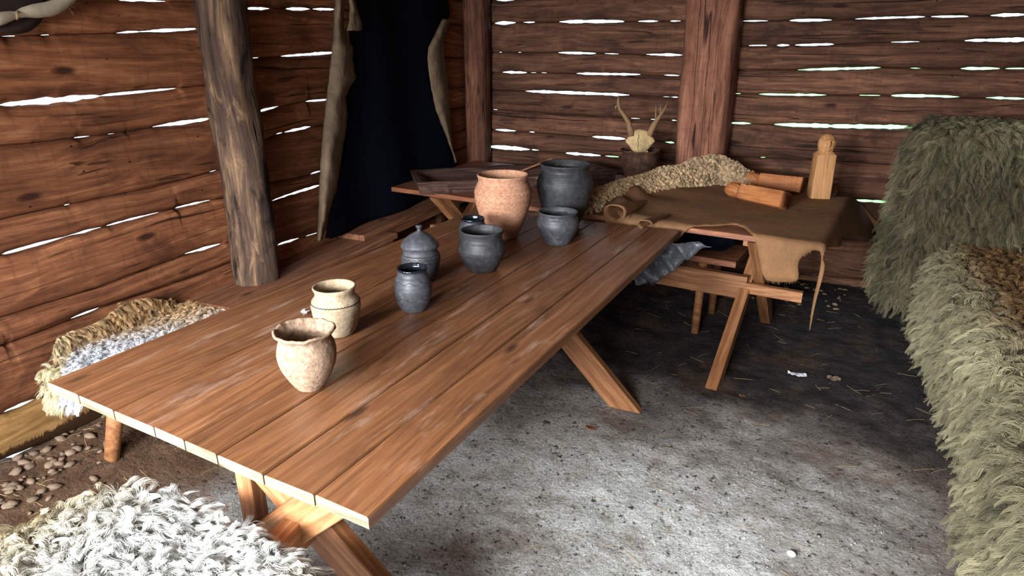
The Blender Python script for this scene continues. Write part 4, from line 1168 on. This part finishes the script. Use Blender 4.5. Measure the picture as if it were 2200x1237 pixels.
def vnoise(P_, s_, off=0, cell=None):
    return np.array([mnoise.noise((p[0]*s_+off, p[1]*s_, p[2]*s_)) for p in P_])
def lc(r, g_, b): return np.array(srgb(r, g_, b)[:3])

Pn, Nn = sample(deer, 60000, 31, lambda p, n__: (p[:, 2] < ZT-.02))
towards = (Nn @ np.array([0, -1.0, 0])) < 0
Nn[towards] *= -1
kk = Pn[:, 1] < 3.35; Pn, Nn = Pn[kk], Nn[kk]
fur('short_hair', deer, Pn, Nn, np.full(len(Pn), .011), .00035, np.tile(lc(158, 122, 80), (len(Pn), 1)), 3000, .3, .0008, 1, .5, .5, np.tile([.1, -.1, -.9], (len(Pn), 1)), 4, .25, 33)
# white fleece on the near seat
st_ = empty('near_bench', (-1.25, .45, 0), 0, 'low seat at the table end hidden under the white fleece', 'bench')
bar('seat', (-1.46, .50, .42), (-.78, .50, .42), .46, .035, M['bench'], st_)
for xx in (-1.40, -.86):
    for yy in (.34, .66): bar('leg', (xx, yy, -.01), (xx, yy, .41), .05, .05, M['leg_wood'], st_, zdir=(1, 0, 0))
outl = [onz(*q, .49)[:2] for q in ((-160,1230),(-60,1175),(60,1130),(150,1085),(220,1060),(300,1052),(370,1075),(440,1110),(520,1150),(590,1185),(650,1225),(690,1290),(700,1400))]
outl = [tuple(p) for p in outl] + [(-.80, .30), (-1.1, .22), (-1.6, .22), (-1.75, .35)]
def wmap(x, y):
    dcen = max(abs((x+1.2)/.5), abs((y-.5)/.42)); z = .468 + .035*math.exp(-dcen**4) + .012*fbm((x, y, 3), 5, 2)
    return (x, y, z)
wf = sheet('white_fleece', outl, .03, wmap, M['hide_skin_white'], None, 0, 'shaggy white sheepskin on the seat at the near end of the table', 'fleece')
for p_ in wf.data.polygons: p_.use_smooth = True
def fixn(o):
    bm = bmesh.new(); bm.from_mesh(o.data)
    for f in bm.faces:
        if f.normal.z < 0: f.normal_flip()
    bm.to_mesh(o.data); bm.free(); o.data.update()
fixn(wf)
Pn, Nn = sample(wf, 170000, 3)
nz = vnoise(Pn, 7); n2 = vnoise(Pn, 3, 40)
white, cream = lc(192, 190, 184), lc(164, 146, 104)
mixv = np.clip((n2 + .02)*1.4 + np.clip((Pn[:, 0]+1.15)/.45, 0, .8) + np.clip((.62-Pn[:, 1])/.3, 0, .5)*.5, 0, 1)[:, None]*.8
cen = np.array([-1.22, .60, .5]); rad_ = Pn - cen; rad_[:, 2] = 0
swirl = np.stack([nz, vnoise(Pn, 7, 90), nz*0], 1)
side = rad_*1.0 + swirl*.55 + np.array([.40, -.30, 0])
fur('wool', wf, Pn, Nn, .075*(1+.25*nz), .0004, white*(1-mixv)+cream*mixv, 7000, .76, .0026, 1.1, .4, .26, side, 9, .28, 5)

# tan fleece with a white middle on the near wall bench
zb_ = .462
def bmap(t, y):
    # t: <0 up the wall, 0..w across the seat, beyond: down the front; y below the bench end: hangs down the end
    x = -2.36 + min(max(t, 0), .30); z = zb_ + max(0, -t) + .008*fbm((t*3, y*3, 1), 2, 2); dy = 0
    if t > .30: z -= (t-.30)
    yy = y
    if y < 1.23: z -= (1.23-y)*.95; yy = 1.23 - (1.23-y)*.08
    return (x, yy, z)
def WB(x, y):   # pixel on the wall side / top / end -> flat coordinates
    p = onz(x, y, zb_)
    if p[0] < -2.36: p = onx(x, y, -2.36); t_ = -(p[2]-zb_)
    else: t_ = p[0]+2.36
    yy = p[1]
    return (float(t_), float(yy))
def WE(x, y):
    p = ony(x, y, 1.21); p = onx(x, y, -2.37) if p[0] < -2.37 else p; return (float(p[0])+2.36, 1.23-(zb_-float(p[2]))/.95)
outl = [WB(105,730), WB(165,708), WB(220,690), WB(255,660), WB(300,640), WB(360,640), WB(405,655), WB(440,668), (.33, 1.95), (.38, 1.6), (.38, 1.25), (.33, 1.22), (.2, 1.20), WE(182,868), WE(150,872), WE(130,880), WE(100,872), WE(88,840), WE(80,800), WE(90,760)]
tf = sheet('tan_fleece', outl, .03, bmap, M['hide_skin'], None, 0, 'tan sheepskin with a white middle lying on the bench by the left wall', 'fleece', smooth=1)
bm = bmesh.new(); bm.from_mesh(tf.data); bmesh.ops.recalc_face_normals(bm, faces=bm.faces)
if sum(f.normal.z + f.normal.x for f in bm.faces) < 0: bmesh.ops.reverse_faces(bm, faces=bm.faces)
bm.to_mesh(tf.data); bm.free()
Pn, Nn = sample(tf, 60000, 4)
qx = np.array([proj(p) for p in Pn]); by = np.interp(qx[:, 0], [130, 160, 250, 320, 400, 470], [800, 752, 728, 716, 700, 680])
isw = 1/(1+np.exp(-(qx[:, 1]-by)/9)); isw *= (qx[:, 0] > 138)
isw *= (Pn[:, 1] > 1.22)
tan, wht, crm = lc(200, 164, 118), lc(226, 228, 234), lc(222, 208, 170)
lo = np.clip((1.40 - Pn[:, 1])/.15, 0, 1)[:, None]
base = tan*(1-lo) + crm*lo
colr = base*(1-isw[:, None]) + wht*isw[:, None]
nz = vnoise(Pn, 9)
side = np.stack([.5+nz*.5, -.5+vnoise(Pn, 6, 30)*.8, nz*0-.1], 1)
fur('wool', tf, Pn, Nn, .038*(1+.3*nz), .0005, colr, 4500, .42, .0018, 1.0, .35, .45, side, 7, .42, 8)

# curly cream fleece rolled up behind the deer hide
path = [(1262,444,.045),(1300,424,.05),(1345,408,.055),(1400,396,.06),(1450,386,.075),(1500,374,.085),(1540,368,.09),(1575,380,.075),(1610,392,.05),(1640,398,.03)]
C_ = []
for (x, y, r_) in path:
    p = onz(x, y, ZT+r_*.8); C_.append((Vector(p), r_))
V, Fc = [], []; nn = 24; mseg = 60
for i in range(mseg+1):
    f = i/mseg*(len(C_)-1); k_ = min(int(f), len(C_)-2); t = f-k_
    c_ = C_[k_][0].lerp(C_[k_+1][0], t); r_ = C_[k_][1]*(1-t)+C_[k_+1][1]*t
    r_ *= (1+.25*mnoise.noise((i*.16, 3, 1))) * min(1, .35+min(i, mseg-i)/5)
    tn = (C_[k_+1][0]-C_[k_][0]).normalized(); a_ = tn.cross(Vector((0, 0, 1))).normalized(); b_ = a_.cross(tn)
    for j in range(nn):
        an = 2*math.pi*j/nn; rr = r_*(1+.22*mnoise.noise((math.cos(an)*1.4, math.sin(an)*1.4, i*.22)))
        p = c_ + a_*math.cos(an)*rr*1.15 + b_*math.sin(an)*rr; p.z = max(p.z, ZT+.006); V.append(p)
for i in range(mseg):
    for j in range(nn): Fc.append((i*nn+j, (i+1)*nn+j, (i+1)*nn+(j+1) % nn, i*nn+(j+1) % nn))
Fc.append(tuple(range(nn))); Fc.append(tuple(mseg*nn+j for j in range(nn))[::-1])
cf = mesh_obj('curly_fleece', V, Fc, M['hide_skin'], mw=Matrix.Translation(C_[4][0]), smooth=True)
bm = bmesh.new(); bm.from_mesh(cf.data); bmesh.ops.recalc_face_normals(bm, faces=bm.faces); bm.to_mesh(cf.data); bm.free()
tag(cf, 'curly cream sheepskin bunched up behind the deer hide', 'fleece')
Pn, Nn = sample(cf, 42000, 6, lambda p, n__: p[:, 2] > ZT+.012)
nz = vnoise(Pn, 8); tone = np.clip((Pn[:, 0]+.9)/1.0, 0, 1)[:, None]
fur('wool', cf, Pn, Nn, 0.030*(1+.2*nz), .0008, lc(222, 190, 148)*(1-tone)+lc(190, 160, 130)*tone, 2300, .8, .005, 2.0, .25, .7, np.stack([nz*.5, vnoise(Pn, 8, 20)*.5, nz*0], 1), 8, .3, 9)

# shaggy hides over the high-backed seat on the right
def rbox(x0, x1, y0, y1, z0, z1, rr, st=.04):
    bm = bmesh.new(); dims = (x1-x0, y1-y0, z1-z0)
    V, idx, Fc = [], {}, []
    n_ = [max(2, int(d/st)) for d in dims]
    def vid(i, j, k_):
        key = (i, j, k_)
        if key not in idx:
            p = Vector((x0+dims[0]*i/n_[0], y0+dims[1]*j/n_[1], z0+dims[2]*k_/n_[2]))
            q = Vector((min(max(p.x, x0+rr), x1-rr), min(max(p.y, y0+rr), y1-rr), min(max(p.z, z0), z1-rr)))
            d = p-q
            if d.length > 1e-6: p = q + d.normalized()*min(rr, d.length if sum(abs(c) > 1e-6 for c in d) == 1 else rr)
            idx[key] = len(V); V.append(p)
        return idx[key]
    for a in range(3):
        b, c_ = [(1, 2), (0, 2), (0, 1)][a]
        for side_ in (0, n_[a]):
            if a == 2 and side_ == 0: continue
            for i in range(n_[b]):
                for j in range(n_[c_]):
                    q = []
                    for (u, v) in ((i, j), (i+1, j), (i+1, j+1), (i, j+1)):
                        k3 = [0, 0, 0]; k3[a] = side_; k3[b] = u; k3[c_] = v; q.append(vid(*k3))
                    Fc.append(q)
    return V, Fc
def shag(name, box, rr, label, nfur, Lf, colfn, seed, keep, hem=None, clumps=1500, curl=.006):
    V, Fc = rbox(*box, rr)
    c0 = Vector(((box[0]+box[1])/2, (box[2]+box[3])/2, (box[4]+box[5])/2))
    V2 = []
    for v in V:
        d = (v-c0); d.z *= .3; d = d.normalized()
        V2.append(v + d*.03*fbm(v, 2.6, 2) + d*(.02*max(0, (.5-v.z))))
    o = mesh_obj(name, V2, Fc, M['hide_skin_dark'], mw=Matrix.Translation((c0.x, c0.y, box[4])), smooth=True)
    bm = bmesh.new(); bm.from_mesh(o.data); bmesh.ops.recalc_face_normals(bm, faces=bm.faces)
    f = max(bm.faces, key=lambda q: q.calc_center_median().z)
    if f.normal.z < 0: bmesh.ops.reverse_faces(bm, faces=bm.faces)
    bm.to_mesh(o.data); bm.free(); o.data.update()
    tag(o, label, 'fur hide')
    Pn, Nn = sample(o, nfur, seed, keep)
    nz = vnoise(Pn, 5, seed); n2 = vnoise(Pn, 5, seed+50); n3 = vnoise(Pn, 2, seed+9)
    top = np.clip(Nn[:, 2], 0, 1)
    side = np.stack([nz, n2, -.9*(1-top)+nz*.3], 1)*np.array([.9, .9, 1])
    Ls = Lf*(1+.3*n3)*(1-.15*top)
    fur('fur', o, Pn, Nn, Ls, .00075, colfn(Pn, Nn, n3), clumps, .88, curl, .9, .45, .55, side, 9, .5, seed)
    return o
g1, g2, br = lc(124, 114, 86), lc(158, 148, 116), lc(118, 88, 56)
def col_back(P_, N_, n3):
    k_ = np.clip(.4+n3*1.4, 0, 1)[:, None]; c_ = lc(98, 88, 66)*(1-k_)+lc(138, 130, 98)*k_
    return c_
def col_seat(P_, N_, n3):
    k_ = np.clip(.5+n3*1.2, 0, 1)[:, None]; c_ = g1*(1-k_)+g2*k_
    t = (np.clip(N_[:, 2], 0, 1)*np.clip((P_[:, 0]-.78)/.12, 0, 1)*np.clip((P_[:, 1]-1.9)/.5, 0, 1))[:, None]
    return c_*(1-t)+br*t
shag('back_hide', (.60, 1.80, 3.98, 4.55, .16, 1.13), .10, 'shaggy grey-green hide over the high back of the seat', 110000, .095, col_back, 12,
     lambda p, n__: (n__[:, 1] < .5) & (n__[:, 0] < .6), clumps=5200, curl=.010)
shag('seat_hide', (.76, 1.80, 2.05, 4.02, .10, .53), .10, 'shaggy hide with brown patch covering the far part of the seat', 110000, .095, col_seat, 14,
     lambda p, n__: (n__[:, 1] < .5) & (n__[:, 0] < .6), clumps=5200, curl=.009)
shag('near_seat_hide', (.66, 1.60, .95, 2.15, .14, .56), .11, 'pale shaggy hide covering the near end of the seat', 110000, .095, lambda a, b, c_: col_seat(a, b, c_)*.78, 16,
     lambda p, n__: (n__[:, 0] < .6), clumps=5200, curl=.009)

# ------------------------------------------------------------------ things hanging at the upper left
hxx = -2.335
ctr = [(-30,48,13),(0,40,13),(22,34,10),(36,32,7),(50,27,10),(75,24,14),(105,20,15),(130,10,13),(150,-4,11),(165,-25,10),(172,-50,9)]
V = [onx(x, y, hxx) for x, y, r_ in ctr]
o = tube('pale_leather_roll', V, [r_*depth(p)/F for (x, y, r_), p in zip(ctr, V)], M['strap'], None, 16)
tag(o, 'pale rolled leather strip hanging high on the left wall in a curve', 'leather roll')
tube('cord', [onx(37+1.2*math.cos(a*.33), 33+9*math.sin(a), hxx+.022*math.cos(a)) for a in np.linspace(0, 19, 60)], .0022, M['straw'], o, 6)
V, Fc = lathe([(.001, -.010), (.09, -.009), (.125, -.005), (.13, .0), (.11, .007), (.04, .010), (.001, .0105)], 40)
c = onx(8, -22, -2.352)
o = local_mesh('dark_leather_disc', V, Fc, M['darkleather'], None, tuple(c), (0, math.pi/2, 0))
tag(o, 'dark round leather disc hanging above the pale roll', 'leather disc')
o = tube('dried_twig', [onx(x, y, -2.36) for x, y in ((160,2),(154,12),(150,20),(155,30))], [.003, .003, .002, .001], M['straw'], None, 6)
for q in (((154,12),(158,15),(162,18)), ((150,20),(146,16),(144,10)), ((152,24),(157,27),(158,33))):
    tube('side_twig', [onx(x, y, -2.355) for x, y in q], [.002, .0018, .001], M['straw'], o, 5)
tag(o, 'small dried twig stuck in the wall beside the pale roll', 'twig')

# ------------------------------------------------------------------ small things on the floor
def scrap(name, px, w, d, mat, label, cat, seed):
    p = onz(*px, .0); p[2] = floor_z(p[0], p[1])+.004; V, Fc = [], []; n_ = 8
    for i in range(n_+1):
        for j in range(5):
            u, v = i/n_-.5, j/4-.5; k_ = 1-.5*(2*abs(u))**2
            V.append((p[0]+u*w+.01*mnoise.noise((u*9, v*9, seed)), p[1]+v*d*k_+.008*mnoise.noise((u*9, v*9, seed+5)), p[2]+.014*abs(mnoise.noise((u*6, v*6, seed+9)))+.006*abs(u)))
    Fc = [(i*5+j, (i+1)*5+j, (i+1)*5+j+1, i*5+j+1) for i in range(n_) for j in range(4)]
    o = mesh_obj(name, V, Fc, mat, mw=Matrix.Translation(Vector(p))); s_ = o.modifiers.new('t', 'SOLIDIFY'); s_.thickness = .0015
    return tag(o, label, cat)
scrap('paper_scrap', (1714, 800), .085, .035, M['paper'], 'crumpled white paper scrap on the earth floor right of the table leg', 'paper', 1)
scrap('dry_leaf', (1792, 809), .06, .045, M['stone'], 'curled grey dry leaf on the floor beside the white paper scrap', 'leaf', 2)
scrap('bark_flake', (1270, 917), .05, .03, M['bench'], 'brown bark flake on the floor beside the table leg foot', 'bark', 3)
scrap('bark_flake', (1595, 846), .025, .02, M['bench'], 'tiny brown chip on the floor at the foot of the back table leg', 'bark', 4)
p = onz(1700, 1190, .0)
bm = bmesh.new(); bmesh.ops.create_uvsphere(bm, u_segments=16, v_segments=10, radius=.013)
for v in bm.verts: v.co = Vector((v.co.x*1.1, v.co.y*.9, v.co.z*.75)) * (1+.1*mnoise.noise(v.co*60))
me = bpy.data.meshes.new('white_pebble'); bm.to_mesh(me); bm.free(); me.materials.append(M['paper']); me.polygons.foreach_set('use_smooth', [True]*len(me.polygons))
o = bpy.data.objects.new('white_pebble', me); COL.objects.link(o); o.location = (p[0], p[1], floor_z(p[0], p[1])+.008)
tag(o, 'single rounded white pebble on the bare floor near the fur hides', 'pebble')

for o in list(COL.objects):
    if o.parent is None:
        n_ = o.name.split('.')[0]
        if n_ in ('clay_pot', 'glazed_jar', 'lidded_jar', 'clay_bowl') and 'sooty' not in o['label']: o['group'] = 'clay pots and jars on the long table'
        elif n_ == 'wooden_idol': o['group'] = 'carved wooden idols on the deer hide'
        elif n_ == 'wall_bench': o['group'] = 'benches along the left wall'
        elif n_ == 'trestle_table': o['group'] = 'trestle tables'
        elif n_ in ('back_hide', 'seat_hide', 'near_seat_hide'): o['group'] = 'shaggy hides over the seat on the right'
